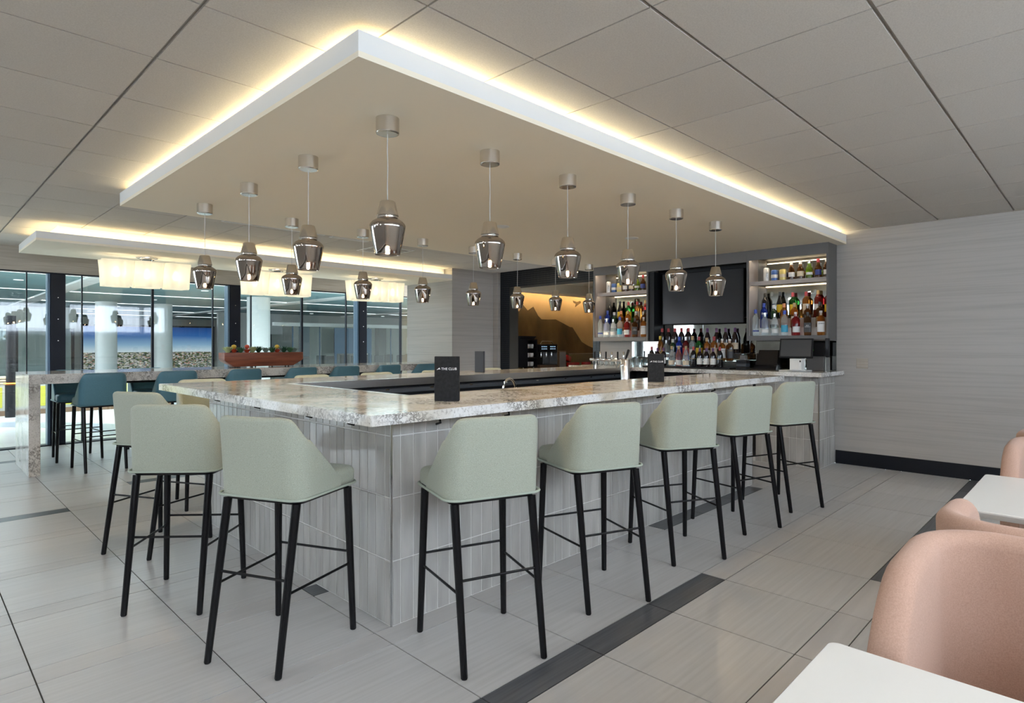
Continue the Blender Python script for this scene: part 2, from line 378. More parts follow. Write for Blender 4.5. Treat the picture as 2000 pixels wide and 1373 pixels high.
for n_, (x0, x1, y0, y1, mt) in enumerate(tiles):
    a, b = round(x1-x0-2*g, 4), round(y1-y0-2*g, 4)
    if n_ < 300 and area_px((x0+x1)/2, (y0+y1)/2, 0, 1) > 0:
        key = (a, b, mt)
        if key not in cache: cache[key] = MB().box(-a/2, -b/2, -.006, a/2, b/2, 0).mesh('floor_tile', mt)
        link('floor_tile', cache[key], floor, ((x0+x1)/2, (y0+y1)/2, random.uniform(-.0004, .0004)))
    else: rest.setdefault(mt, MB()).box(x0+g, y0+g, -.006, x1-g, y1-g, 0)
for mt, mb in rest.items(): stuff(mb.obj('floor_tile_field', mt, floor))
# ---- ceiling with lay-in tiles
ceiling = struct(MB().box(BACK_X, WIN_Y, CEIL+.012, WX+.0, GY, CEIL+.10).obj('ceiling', 'ceiling_grid'))
CX0, CY0, CP = 2.0656, 1.2702, .6190
SOF = (1.308, 2.166, WX, 5.95)             # soffit outline
ct = []
for i in range(-10, 10):
    for j in range(-6, 16):
        x0, x1 = CX0+CP*i, min(CX0+CP*(i+1), WX-.003); y0, y1 = CY0+CP*j, min(CY0+CP*(j+1), GY-.003)
        if x0 < BACK_X: continue
        if x1-x0 < .03 or y1-y0 < .03: continue
        if y0 < WIN_Y: continue
        ct.append((x0, x1, y0, y1))
def hidden_by_soffit(x0, x1, y0, y1): return x0 > SOF[0]-.05 and y0 > SOF[1]+.3 and y1 < SOF[3]+.55
ct.sort(key=lambda t: -(0 if hidden_by_soffit(*t) else area_px((t[0]+t[1])/2, (t[2]+t[3])/2, CEIL, (t[1]-t[0])*(t[3]-t[2]))))
cache = {}; mbr = MB(); gx, gy = .0045, .0045
for n_, (x0, x1, y0, y1) in enumerate(ct):
    ex0 = .008 if abs(x0-(CX0-2*CP)) < .01 else gx; ex1 = .008 if abs(x1-(CX0-2*CP)) < .01 else gx
    ey0 = .008 if abs(y0-CY0) < .01 or abs(y0-(CY0-CP)) < .01 else gy; ey1 = .008 if abs(y1-CY0) < .01 or abs(y1-(CY0-CP)) < .01 else gy
    xa, xb, ya, yb = x0+ex0, x1-ex1, y0+ey0, y1-ey1
    if n_ < 300 and not hidden_by_soffit(x0, x1, y0, y1) and area_px((x0+x1)/2, (y0+y1)/2, CEIL, 1) > 0:
        key = (round(xb-xa, 4), round(yb-ya, 4))
        if key not in cache: cache[key] = MB().box(-key[0]/2, -key[1]/2, 0, key[0]/2, key[1]/2, .013).mesh('ceiling_tile', 'ceiling_tile')
        link('ceiling_tile', cache[key], ceiling, ((xa+xb)/2, (ya+yb)/2, CEIL))
    else: mbr.box(xa, ya, CEIL, xb, yb, CEIL+.013)
stuff(mbr.obj('ceiling_tile_field', 'ceiling_tile', ceiling))
# ---- walls
wr = MB().box(WX, WIN_Y-.3, 0, WX+.2, 5.70, CEIL+.1); struct(wr.obj('wall_right', 'wallpaper'))
bb = MB().rbox(WX-.014, WIN_Y+.03, 0, WX-.001, 2.28, .155, .003); struct(bb.obj('baseboard_right', 'dark_baseboard'))
sw = thing('wall_outlet', 'small grey outlet plate on the right wall beside the back counter', 'outlet', (WX, 2.0, 1.18))
MB().rbox(-.008, -.06, -.06, -.0005, .06, .06, .003).obj('plate', 'wallpaper_grid', sw); MB().rbox(-.011, -.02, -.03, -.0075, .02, .03, .002).obj('socket', 'wallpaper_grid', sw)
# far pier and wall left of the portal
struct(MB().box(6.72, 8.08, 0, 7.70, 9.40, CEIL+.05).obj('wall_pier', 'wallpaper'))
struct(MB().box(7.702, 7.95, 0, 8.10, 9.40, CEIL+.05).obj('wall_far', 'wallpaper'))
# portal wall (dark tile frame around the coffee room opening)
portal_w = struct(MB().box(WX, 5.701, 2.43, WX+.22, 7.949, CEIL+.05).box(WX, 7.71, 0, WX+.22, 7.949, 2.43).box(WX, 5.701, 0, WX+.22, 5.84, 2.43).obj('wall_portal', 'grout'))
# dark mosaic on the portal face: many small pieces, real geometry joined as stuff
mb = MB()
def mosaic(y0, y1, z0, z1):
    ny, nz = max(1, round((y1-y0)/.075)), max(1, round((z1-z0)/.036))
    for i in range(ny):
        for j in range(nz):
            a0 = y0+(y1-y0)*i/ny+.0015; a1 = y0+(y1-y0)*(i+1)/ny-.0015
            b0 = z0+(z1-z0)*j/nz+.0015; b1 = z0+(z1-z0)*(j+1)/nz-.0015
            mb.box(WX-.008, a0, b0, WX-.0005, a1, b1)
mosaic(5.705, 7.945, 2.435, CEIL); mosaic(7.715, 7.945, 0, 2.43); mosaic(5.705, 5.835, 0, 2.43)
stuff(mb.obj('mosaic_tiles', 'dark_tile', portal_w))
# window wall on the right of the camera and wall behind it (out of frame; daylight comes through them)
def window_wall(axis, pos, a0, a1, name):
    mb = MB(); t0, t1 = (pos-.08, pos)
    def seg(u0, u1, z0, z1):
        if axis == 'x': mb.box(u0, t0, z0, u1, t1, z1)
        else: mb.box(t0, u0, z0, t1, u1, z1)
    seg(a0, a1, 0, 1.8); seg(a0, a1, 2.64, CEIL+.1)
    if axis == 'x': seg(6.4, a1, 1.8, 2.64)
    n_ = round((a1-a0)/2.0)
    for i in range(n_+1):
        u = a0+(a1-a0)*i/n_; seg(max(a0, u-.06), min(a1, u+.06), 1.8, 2.64)
    struct(mb.obj(name, 'white_paint'))
window_wall('x', WIN_Y, BACK_X, WX, 'wall_near')
mb = MB(); wins = [(.9, 1.7), (3.4, 4.2), (5.2, 7.6)]; yc = WIN_Y
for a_, b_ in wins:
    mb.box(BACK_X-.08, yc, 0, BACK_X, a_, CEIL+.1); mb.box(BACK_X-.08, a_, 0, BACK_X, b_, 1.75); mb.box(BACK_X-.08, a_, 2.64, BACK_X, b_, CEIL+.1); yc = b_
mb.box(BACK_X-.08, yc, 0, BACK_X, GY+.1, CEIL+.1)
struct(mb.obj('wall_back', 'wallpaper'))
# fill downlights added out of view to brighten the floor from above
nd = 0
for dx_, dy_ in [(-.6, .5), (-.6, 2.9), (-.6, 5.3), (-2.6, -1.0), (-2.6, 1.7), (-2.6, 4.1), (-2.6, 6.5), (-.6, -1.2), (.6, -.6), (1.6, -.5), (2.6, -.5), (3.6, -.6), (1.1, -1.6), (3.0, -1.6)]:
    d = thing('recessed_downlight', 'added round fill downlight in the tiled ceiling, out of view over the seating, %s of the row' % (ORD+['thirteenth','fourteenth'])[nd], 'downlight', (dx_, dy_, CEIL-.0005), 0, 'added fill downlights'); nd += 1
    MB().lathe([(.062, -.0005), (.085, -.0005), (.088, -.003), (.085, -.006), (.066, -.006), (.062, -.003)], 24, cap=False).obj('trim_ring', 'white_paint', d, 40)
    MB().lathe([(.0615, -.004), (.0615, -.0008)], 24).obj('lens', 'fill_downlight_lens', d, 40)
def curtain(name, axis, pos, a0, a1, label):
    P = []; n_ = int((a1-a0)*26)
    for i in range(n_+1):
        u = a0+(a1-a0)*i/n_; v = pos+.035*math.sin(u*52+2*math.sin(u*3))+.012*math.sin(u*17)
        P.append((u, v))
    mb = MB(); vs_ = []
    for u, v in P:
        for z in (1.68, 2.66): vs_.append((u, v, z) if axis == 'x' else (v, u, z))
    mb.add(vs_, [(2*i, 2*i+2, 2*i+3, 2*i+1) for i in range(n_)])
    tag(mb.obj(name, 'sheer_curtain', None, 80), label, 'curtain')
curtain('sheer_curtain', 'x', WIN_Y+.12, BACK_X+.25, WX-.3, 'sheer white curtain along the long window wall beside the pink chairs')
curtain('sheer_curtain', 'y', BACK_X+.12, 4.7, 8.1, 'sheer white curtain across the wide window behind the viewer')

# ================================================================== GLASS WALL to the concourse
gw = struct(MB().box(BACK_X, GY-.05, 2.392, 9.4, GY+.15, CEIL+.1).obj('wall_glass_header', 'wallpaper_grid'))
struct(MB().box(BACK_X, GY-.06, -.004, 9.4, GY+.12, .012).obj('trim_1', 'mullion_black'))
struct(MB().box(BACK_X, GY-.055, 2.378, 9.4, GY+.06, 2.3925).obj('trim_2', 'mullion_black'))
colx = [-.86, 1.547, 3.945, 6.384]
win_n = 1
for k, x in enumerate(colx):
    o = struct(MB().rbox(x-.085, GY-.05, .012, x+.085, GY+.12, 2.378, .004).obj('trim_%d' % (3+k), 'mullion_black'))
    MB().rbox(x-.118, GY-.035, .012, x-.087, GY+.12, 2.378, .003).obj('frame_channel', 'mullion_blue', o)
    for z in (1.45, 1.75, 2.05):
        b = MB(); b.v = []; b.lathe([(.007, 0), (.007, .004), (.003, .006)], 8); 
        ob = b.obj('bolt', 'steel', o, None, (x, GY-.05, z)); ob.rotation_euler = (PI/2, 0, 0)
bays = [(-.775, 1.43), (1.632, 3.827), (4.03, 6.266), (6.469, 9.3)]
for a, b in bays:
    w_ = struct(link('window_%d' % win_n, None, None, ((a+b)/2, GY, 0))); win_n += 1
    mid = (a+b)/2
    joints = [mid]
    edges = [a, a+.20, mid, b-.22, b] if b < 7 else [a, a+.84, b]
    for i in range(len(edges)-1):
        MB().box(edges[i]+.002-mid, .02, .012, edges[i+1]-.002-mid, .03, 2.378).obj('pane', 'glass_pane', w_)
        if 0 < i:
            t = .016 if abs(edges[i]-mid) < .01 or b > 7 else .007
            MB().box(edges[i]-t-mid, .0, .012, edges[i]+t-mid, .05, 2.378).obj('mullion', 'mullion_black', w_)

# ================================================================== SOFFITS with cove lighting
def a_sup(lip, inset): return lip+inset*.50
def soffit(name, label, x0, y0, x1, y1, zb, zt, inset, open_right=True, led='led_warm'):
    s = thing(name, label, 'soffit', ((x0+x1)/2, (y0+y1)/2, zb))
    def R(mb): mb.v = [(x-(x0+x1)/2, y-(y0+y1)/2, z-zb) for x, y, z in mb.v]; return mb
    lip = .022; e = x1
    R(MB().box(x0, y0, zb, x1, y1, zb+.025)).obj('underside', 'soffit_bounce_paint', s)
    R(MB().box(x0, y0, zb+.0251, x1, y0+lip, zt)).obj('fascia', 'white_paint', s)
    R(MB().box(x0, y0+lip, zb+.0251, x0+lip, y1-lip, zt)).obj('fascia', 'white_paint', s)
    R(MB().box(x0, y1-lip, zb+.0251, x1, y1, zt)).obj('fascia', 'white_paint', s)
    xe = x1
    if not open_right:
        R(MB().box(x1-lip, y0+lip, zb+.0251, x1, y1-lip, zt)).obj('fascia', 'white_paint', s); xe = x1-inset
    R(MB().box(x0+a_sup(lip,inset), y0+a_sup(lip,inset), zb+.0251, xe-.03, y0+a_sup(lip,inset)+.016, zt-.0185)).obj('strip_channel', 'white_paint', s)
    R(MB().box(x0+a_sup(lip,inset), y0+a_sup(lip,inset)+.0161, zb+.0251, x0+a_sup(lip,inset)+.016, y1-a_sup(lip,inset), zt-.0185)).obj('strip_channel', 'white_paint', s)
    R(MB().box(x0+inset, y0+inset, zb+.0252, xe-.002, y1-inset, CEIL-.002)).obj('core', 'white_paint', s)
    zl = zt-.018; a = lip+inset*.50; wd = .016
    R(MB().box(x0+a+wd, y0+a, zl, xe-.03, y0+a+wd, zl+.012)).obj('light_strip', led, s)
    R(MB().box(x0+a, y0+a, zl, x0+a+wd, y1-a, zl+.012)).obj('light_strip', led, s)
    return s
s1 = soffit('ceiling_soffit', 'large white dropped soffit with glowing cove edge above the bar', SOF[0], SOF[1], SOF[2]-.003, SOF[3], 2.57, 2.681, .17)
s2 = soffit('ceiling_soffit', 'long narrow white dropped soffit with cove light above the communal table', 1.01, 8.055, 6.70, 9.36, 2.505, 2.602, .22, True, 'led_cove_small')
# recessed downlights in the big soffit
for nm, (x, y) in (('nearer the camera, between pendant rows', (4.19, 4.27)), ('nearer the television', (5.65, 3.72))):
    d = thing('recessed_downlight', 'round white recessed downlight in soffit, '+nm, 'downlight', (x, y, 2.5695), 0, 'soffit downlights')
    MB().lathe([(.045, -.0005), (.072, -.0005), (.075, -.003), (.072, -.006), (.050, -.006), (.045, -.003)], 28, cap=False).obj('trim_ring', 'white_paint', d, 40)
    MB().lathe([(.0446, -.004), (.0446, -.0008)], 28).obj('lens', 'white_plastic', d, 40)
# ceiling air grilles beyond the bar
def grille(x, y, lx, ly, label, slats):
    v = thing('air_grille', label, 'vent', (x, y, CEIL-.0005), 0, 'ceiling air grilles')
    fr = MB(); t = .018
    fr.box(-lx/2, -ly/2, -.008, lx/2, -ly/2+t, 0).box(-lx/2, ly/2-t, -.008, lx/2, ly/2, 0).box(-lx/2, -ly/2+t, -.008, -lx/2+t, ly/2-t, 0).box(lx/2-t, -ly/2+t, -.008, lx/2, ly/2-t, 0)
    fr.obj('frame', 'white_paint', v); MB().box(-lx/2+t, -ly/2+t, -.003, lx/2-t, ly/2-t, -.0005).obj('backing', 'ceiling_grid', v)
    for i in range(slats):
        yy = -ly/2+t+(ly-2*t)*(i+.5)/slats
        MB().box(-lx/2+t, yy-.006, -.0075, lx/2-t, yy+.006, -.0035).obj('slat', 'white_paint', v)
grille(3.0, 6.66, 1.18, .14, 'long slot air grille in the ceiling left of the far pendants', 3)
grille(3.95, 6.75, .5, .10, 'short slot air grille in the ceiling behind the front pendant', 2)
grille(4.78, 7.20, .58, .58, 'square ceiling air diffuser in front of the long soffit', 5)

# ================================================================== BAR
TOP, TH = 1.09, .048
BX0, BY0 = 1.705, 2.519       # near corner of the tiled base
BX1 = 5.98
SX0, SY0, SX1 = 1.427, 2.262, 6.12
IX0, IY0, IY1, FY1 = 2.185, 3.035, 4.585, 5.30
bar = thing('bar_counter_base', 'large U-shaped bar base clad in glossy grey upright tiles', 'bar', (BX0, BY0, 0))
def off(mb, o=(BX0, BY0, 0)): mb.v = [(x-o[0], y-o[1], z-o[2]) for x, y, z in mb.v]; return mb
core = MB()
core.box(BX0+.0035, BY0+.0035, 0, BX1-.003, 2.90, TOP-TH-.002)
core.box(BX0+.0035, 2.9001, 0, 2.10, 5.02, TOP-TH-.002)
core.box(2.1001, 4.68, 0, 7.21, 5.02, TOP-TH-.002)
off(core).obj('core', 'tile_grout', bar)
# inner dark faces
off(MB().box(2.101, 2.9005, 0, 2.115, 4.679, 1.03).box(2.116, 2.9005, 0, BX1-.01, 2.915, 1.03).box(2.116, 4.665, 0, 7.20, 4.679, 1.03)).obj('inner_panel', 'black', bar)
rows = [(0.004, .322), (.326, .636), (.640, .943), (.947, TOP-TH-.004)]
btiles = []
cp = .0787
x = BX0+.058
xs = [(BX0+.010, x)]
while x < BX1-.02: xs.append((x, min(x+cp, BX1-.002))); x += cp
ys = []; y = BY0+.056; ys.append((BY0+.010, y))
while y < 5.0: ys.append((y, min(y+cp, 5.02))); y += cp
for r0, r1 in rows:
    for a, b in xs: btiles.append(('r', a, b, r0, r1))
    for a, b in ys: btiles.append(('l', a, b, r0, r1))
    a = BX1-.002; yy = BY0+.01
    while yy < 2.88: btiles.append(('e', yy, min(yy+cp, 2.90), r0, r1)); yy += cp
def tkey(t):
    if t[0] == 'e': return 99
    x, y = ((t[1]+t[2])/2, BY0) if t[0] == 'r' else (BX0, (t[1]+t[2])/2)
    d = x*_c+y*_s; return d/((t[2]-t[1])*(t[4]-t[3])*30)**.5
btiles = [t for t in btiles if t[2]-t[1] > .015]
btiles.sort(key=tkey); cache = {}; rest = MB()
for n_, (side, a, b, r0, r1) in enumerate(btiles):
    q = .0026; wa, ha = b-a-2*q, r1-r0-q
    if n_ < 300:
        key = (side == 'r', round(wa, 4), round(ha, 4))
        if key not in cache:
            cache[key] = (MB().rbox(-wa/2, 0, 0, wa/2, .012, ha, .0022, 1) if side == 'r' else MB().rbox(0, -wa/2, 0, .012, wa/2, ha, .0022, 1)).mesh('wall_tile', 'bar_tile')
        t = link('wall_tile', cache[key], bar, ((a+b)/2-BX0, 0, r0) if side == 'r' else (0, (a+b)/2-BY0, r0))
        t.rotation_euler = (random.gauss(0, .0022), 0, random.gauss(0, .004)) if side == 'r' else (0, random.gauss(0, .0022), random.gauss(0, .004))
    elif side == 'r': rest.box(a+q-BX0, 0, r0, b-q-BX0, .012, r1-q)
    elif side == 'l': rest.box(0, a+q-BY0, r0, .012, b-q-BY0, r1-q)
    else: rest.box(BX1-.004-BX0, a+q-BY0, r0, BX1+.006-BX0, b-q-BY0, r1-q)
stuff(rest.obj('wall_tile_field', 'bar_tile', bar))
MB().box(0, 0, 0, .0085, .0085, TOP-TH-.003).obj('corner_trim', 'steel', bar)
MB().box(BX1-BX0-.004, -.001, 0, BX1-BX0+.004, .0085, TOP-TH-.003).obj('corner_trim', 'steel', bar)
for hx, hy in ((1.95, SY0+.17), (2.45, SY0+.17), (3.2, SY0+.17), (4.1, SY0+.17), (5.0, SY0+.17)):
    off(MB().rbox(hx-.03, hy, TOP-TH-.02, hx+.03, hy+.07, TOP-TH-.0005, .004).tube([(hx, hy+.01, TOP-TH-.02), (hx, hy+.005, TOP-TH-.045), (hx, hy+.04, TOP-TH-.055)], .006)).obj('bag_hook', 'black_metal', bar, 40)
for hy in (2.75, 3.2, 3.9, 4.6):
    off(MB().rbox(SX0+.17, hy-.03, TOP-TH-.02, SX0+.24, hy+.03, TOP-TH-.0005, .004).tube([(SX0+.18, hy, TOP-TH-.02), (SX0+.175, hy, TOP-TH-.045), (SX0+.21, hy, TOP-TH-.055)], .006)).obj('bag_hook', 'black_metal', bar, 40)
# worktop slab (one continuous U)
wt = thing('bar_worktop', 'pale speckled stone bar worktop running in a U around the bar', 'worktop', (SX0, SY0, TOP-TH))
poly = [(SX0, SY0), (SX1, SY0), (SX1, IY0-.04), (IX0-.04, IY0-.04), (IX0-.04, IY1+.04), (6.955, IY1+.04), (6.955, FY1), (SX0, FY1)]
bm = bmesh.new()
vb = [bm.verts.new((x-SX0, y-SY0, 0)) for x, y in poly]; f = bm.faces.new(vb)
ex = bmesh.ops.extrude_face_region(bm, geom=[f]); bmesh.ops.translate(bm, vec=(0, 0, TH), verts=[v for v in ex['geom'] if isinstance(v, bmesh.types.BMVert)])
bmesh.ops.recalc_face_normals(bm, faces=bm.faces[:])
top_edges = [e for e in bm.edges if all(abs(v.co.z-TH) < 1e-6 for v in e.verts) or (abs(e.verts[0].co.z-e.verts[1].co.z) > .01)]
bmesh.ops.bevel(bm, geom=top_edges, offset=.003, segments=2, affect='EDGES')
bmesh.ops.triangulate(bm, faces=[f for f in bm.faces if len(f.verts) > 4])
me = bpy.data.meshes.new('slab'); bm.to_mesh(me); bm.free(); me.materials.append(MATS['stone']); link('slab', me, wt)
so = lambda mb: off(mb, (SX0, SY0, TOP-TH))
so(MB().box(IX0-.039, IY0-.0395, TOP-TH-.018, SX1, IY0, TOP).box(IX0-.0395, IY0+.0001, TOP-TH-.018, IX0, IY1, TOP)).obj('steel_rim', 'steel', wt)
so(MB().box(IX0-.0395, IY1+.0001, TOP-TH-.018, 6.955, IY1+.0395, TOP)).obj('steel_rim', 'steel', wt)
# drain rail below the far worktop
rail = thing('speed_rail', 'dark steel rail with clips under the far bar worktop', 'rail', (2.3, 4.6, 0))
MB().rbox(0, .0, .955, 4.6, .062, 1.0, .008).obj('rail', 'slate', rail); 
for i in range(9): MB().rbox(.25+.5*i, -.008, .985, .29+.5*i, .004, .998, .002).obj('clip', 'chrome', rail)
# ---- back counter
BK = 7.216
bk = thing('back_counter_base', 'grey tiled base of the counter against the bar wall', 'counter', (BK, 2.289, 0))
ob = (BK, 2.289, 0)
off(MB().box(BK+.0035, 2.2925, 0, WX-.002, 5.69, TOP-TH-.002), ob).obj('core', 'tile_grout', bk)
cache = {}
for r0, r1 in rows:
    y = 2.289+.010; first = True
    while y < 2.98:
        y1 = y+cp; key = ('f', round(r1-r0, 4))
        if key not in cache: cache[key] = MB().rbox(0, .0022, 0, .012, cp-.0022, r1-r0-.0022, .0022, 1).mesh('wall_tile', 'bar_tile')
        link('wall_tile', cache[key], bk, (0, y-2.289, r0)); y = y1
    x = BK+.010
    while x < WX-.01:
        x1 = min(x+cp, WX-.002); key = ('e', round(r1-r0, 4), round(x1-x, 3))
        if key not in cache: cache[key] = MB().rbox(.0022, 0, 0, x1-x-.0022, .012, r1-r0-.0022, .0022, 1).mesh('wall_tile', 'bar_tile')
        link('wall_tile', cache[key], bk, (x-BK, 0, r0)); x = x1
MB().box(-.001, -.001, 0, .0085, .0085, TOP-TH-.003).obj('corner_trim', 'steel', bk)
MB().box(0, 3.0-2.289, .05, .010, 5.69-2.289, TOP-TH-.01).obj('inner_panel', 'black', bk)
bt = thing('back_worktop', 'pale speckled stone worktop of the back counter under the bottles', 'worktop', (6.97, 2.19, TOP-TH))
MB().rbox(0, 0, 0, WX-.001-6.97, 5.69-2.19, TH, .003).obj('slab', 'stone', bt)

# ---- mirror, cabinets, television niche
mir = thing('back_mirror', 'antiqued mirror panels on the wall behind the bottles', 'mirror', (WX-.012, 2.27, TOP+.001))
for i, (a, b) in enumerate(((2.27, 3.215), (3.217, 3.95), (3.952, 4.64), (4.642, 5.10))):
    z1 = 1.44 if i in (0, 3) else 1.75
    MB().rbox(0, a-2.27, 0, .010, b-2.27, z1-TOP-.001, .002, 1).obj('panel', 'mirror', mir)
struct(MB().box(WX-.012, 5.102, TOP+.001, WX-.002, 5.68, 1.436).obj('trim_20', 'wallpaper'))
XC = 7.45
def cabinet(y0, y1, label):
    c_ = thing('wall_cabinet', label, 'cabinet', (XC, y0, 1.445))
    o_ = (XC, y0, 1.445); t = .022; zt = 2.5695
    q = lambda mb: off(mb, o_)
    q(MB().box(XC, y0, 1.445, WX-.014, y0+t, zt)).obj('side_panel', 'cabinet_grey', c_)
    q(MB().box(XC, y1-t, 1.445, WX-.014, y1, zt)).obj('side_panel', 'cabinet_grey', c_)
    q(MB().box(XC+.002, y0+t, 1.445, WX-.014, y1-t, 1.505)).obj('bottom_panel', 'cabinet_grey', c_)
    q(MB().rbox(XC-.004, y0+t+.01, 1.452, XC+.0015, y1-t-.01, 1.488, .001, 1)).obj('bottom_rail', 'cabinet_grey', c_)
    q(MB().box(XC, y0+t, 2.445, XC+.02, y1-t, zt)).obj('top_fascia', 'cabinet_grey', c_)
    q(MB().box(XC+.0205, y0+t, 2.49, WX-.03, y1-t, 2.51)).obj('top_panel', 'cabinet_inner', c_)
    q(MB().box(WX-.026, y0+t, 1.506, WX-.015, y1-t, 2.489)).obj('back_mirror', 'mirror', c_)
    q(MB().box(XC+.02, y0+t+.0005, 1.506, WX-.027, y0+t+.004, 2.489)).obj('side_lining', 'cabinet_inner', c_)
    q(MB().box(XC+.02, y1-t-.004, 1.506, WX-.027, y1-t-.0005, 2.489)).obj('side_lining', 'cabinet_inner', c_)
    q(MB().rbox(XC+.06, y0+t+.005, 2.150, WX-.027, y1-t-.005, 2.182, .002, 1)).obj('shelf', 'cabinet_inner', c_)
    q(MB().box(XC+.021, y0+t+.02, 2.448, XC+.034, y1-t-.02, 2.456)).obj('light_strip', 'led_cabinet', c_)
    q(MB().box(XC+.0605, y0+t+.006, 2.132, XC+.066, y1-t-.006, 2.1495)).obj('shelf_lip', 'cabinet_inner', c_)
    q(MB().box(XC+.070, y0+t+.02, 2.143, XC+.080, y1-t-.02, 2.1495)).obj('light_strip', 'led_cabinet', c_)
    # stepped display riser
    q(MB().rbox(XC+.101, y0+t+.012, 1.5055, XC+.190, y1-t-.012, 1.60, .002, 1)).obj('riser_step', 'white_plastic', c_)
    q(MB().rbox(XC+.191, y0+t+.012, 1.5055, WX-.028, y1-t-.012, 1.72, .002, 1)).obj('riser_step', 'white_plastic', c_)
    return c_
cabinet(2.265, 3.215, 'dark grey lit bottle cabinet above the till, near the right wall')
cabinet(4.640, 5.593, 'dark grey lit bottle cabinet left of the television')
nic = thing('television_niche', 'black recessed niche panel with grey top fascia around the television', 'panel', (XC, 3.216, 1.76))
oN = (XC, 3.216, 1.76)
off(MB().box(WX-.03, 3.2165, 1.752, WX-.013, 4.6385, 2.569), oN).obj('back_panel', 'niche_black', nic)
off(MB().box(XC, 3.2165, 2.43, XC+.02, 4.6385, 2.569), oN).obj('top_fascia', 'cabinet_grey', nic)
off(MB().box(XC+.03, 4.555, 1.445, WX-.031, 4.6385, 2.42), oN).obj('side_cheek', 'niche_black', nic)
tv = thing('television', 'large black flat television on the wall between the two bottle cabinets', 'television', (7.60, 3.90, 2.03))
MB().rbox(0, -.585, -.355, .03, .595, .355, .004).obj('frame', 'black', tv)
MB().box(-.0015, -.575, -.342, -.0002, .585, .345).obj('screen', 'tv_screen', tv)
MB().rbox(.031, -.2, -.15, .125, .2, .15, .004).obj('wall_mount', 'black_metal', tv)

# ================================================================== STOOLS
def make_stool(name, fab, welt):
    root = link(name, None)
    # shell: path across the plan from right wing front round the back to the left wing front
    hw, yr, yf, rc = .232, -.158, .135, .085
    path = []
    n1 = 9
    for i in range(n1): path.append((hw, yf+(yr+rc-yf)*i/n1, (1, 0)))
    for i in range(8):
        a = -i*PI/2/8; path.append((hw-rc+rc*math.cos(a), yr+rc+rc*math.sin(a), (math.cos(a), math.sin(a))))
    nb = 12
    for i in range(nb+1):
        x = (hw-rc)*(1-2*i/nb); path.append((x, yr-.012*(1-(x/(hw-rc))**2), (0, -1)))
    for i in range(1, 9):
        a = -PI/2-i*PI/2/8; path.append((-hw+rc+rc*math.cos(a), yr+rc+rc*math.sin(a), (math.cos(a), math.sin(a))))
    for i in range(1, n1+1): path.append((-hw, yr+rc+(yf-yr-rc)*i/n1, (-1, 0)))
    loops = []; z0, zt = .722, 1.083
    for x, y, nn in path:
        # rim height falls along the wings towards the front, rounded at the back corners
        u = max(0.0, (y-yr)/(yf-yr))   # 0 back .. 1 wing front
        if u < .05: h = zt
        else:
            uu = (u-.05)/.95; h = zt-.012*min(1, uu*8)-(zt-.012-.775)*max(0, (uu-.06)/.94)**.92
        if abs(x) > hw-rc+1e-6 and u < .3:   # soften the top corner
            h -= .016*((abs(x)-(hw-rc))/rc)**2
        th = .042 if u < .3 else .042-.020*(u-.3)/.7
        loop = []; K = 7
        rr = th/2
        def pt(off_, z):
            t = (z-z0)/(zt-z0); lean = .040*t*max(0, 1-u*1.2); nar = 1-.035*t
            return ((x-nn[0]*off_)*nar, y-nn[1]*off_-lean, z)
        for j in range(K): loop.append(pt(0, z0+(h-rr-z0)*j/(K-1)))
        for j in range(1, 6):
            a = PI*j/6; loop.append(pt(rr-rr*math.cos(a), h-rr+rr*math.sin(a)))
        for j in range(K): loop.append(pt(th, h-rr-(h-rr-z0)*j/(K-1)))
        loops.append(loop)
    MB().loft(loops).obj('backrest', fab, root, 50)
    # seat cushion
    loops = []
    for ins, z in ((.010, .722), (.002, .728), (0, .742), (0, .775), (.004, .790), (.014, .800), (.035, .806), (.10, .811), (.19, .813)):
        r = max(.006, .05-ins*.4)
        loops.append([(x, y, z) for x, y in rrect(-.226+ins, -.14+ins*.9, .226-ins, .285-ins, r)])
    MB().loft(loops).obj('seat', fab, root, 50)
    per = rrect(-.235, -.166, .235, .288, .06, 6)
    MB().tube([(x, y, .724) for x, y in per], .0062, 7, True).obj('welt', welt, root, 60)
    MB().loft([[(x, y, .700) for x, y in rrect(-.205, -.135, .205, .255, .04)], [(x, y, .7215) for x, y in rrect(-.222, -.152, .222, .272, .05)]]).obj('base_plate', 'black', root, 40)
    ends = {}
    for sx in (-1, 1):
        for nm, top, bot in (('f', (.208, .222, .702), (.226, .243, .004)), ('r', (.190, -.128, .702), (.191, -.243, .004))):
            a, b = Vector((sx*top[0], top[1], top[2])), Vector((sx*bot[0], bot[1], bot[2])); ends[(nm, sx)] = (a, b)
            MB().tube([a, a.lerp(b, .5), b], .0195, 14, False, .0150).obj('leg', 'black_metal', root, 60)
            MB().lathe([(.012, 0), (.013, .001), (.013, .006)], 10, b.x, b.y).obj('foot_glide', 'black', root, 60)
    def at(k, z): a, b = ends[k]; return a.lerp(b, (a.z-z)/(a.z-b.z))
    for k1, k2, z in ((('f', -1), ('f', 1), .385), (('r', -1), ('r', 1), .385), (('f', -1), ('r', -1), .330), (('f', 1), ('r', 1), .330)):
        MB().tube([at(k1, z), at(k2, z)], .0062, 8).obj('footrest_bar', 'black_metal', root, 60)
    return root
g_stool = make_stool('bar_stool', 'green_fabric', 'green_welt'); used = [False]
def put(src, used_, x, y, ang, label, group):
    o = src if not used_[0] else copy_tree(src); used_[0] = True
    o.location = (x, y, 0); o.rotation_euler = (0, 0, math.radians(ang-90)); tag(o, label, 'bar stool', group)
gg = 'sage green bar stools around the bar'
put(g_stool, used, 1.915, 2.080, 71.2, 'sage green bar stool, first to the right of the bar corner', gg)
put(g_stool, used, 2.7675, 2.071, 69.4, 'sage green bar stool, second to the right of the bar corner', gg)
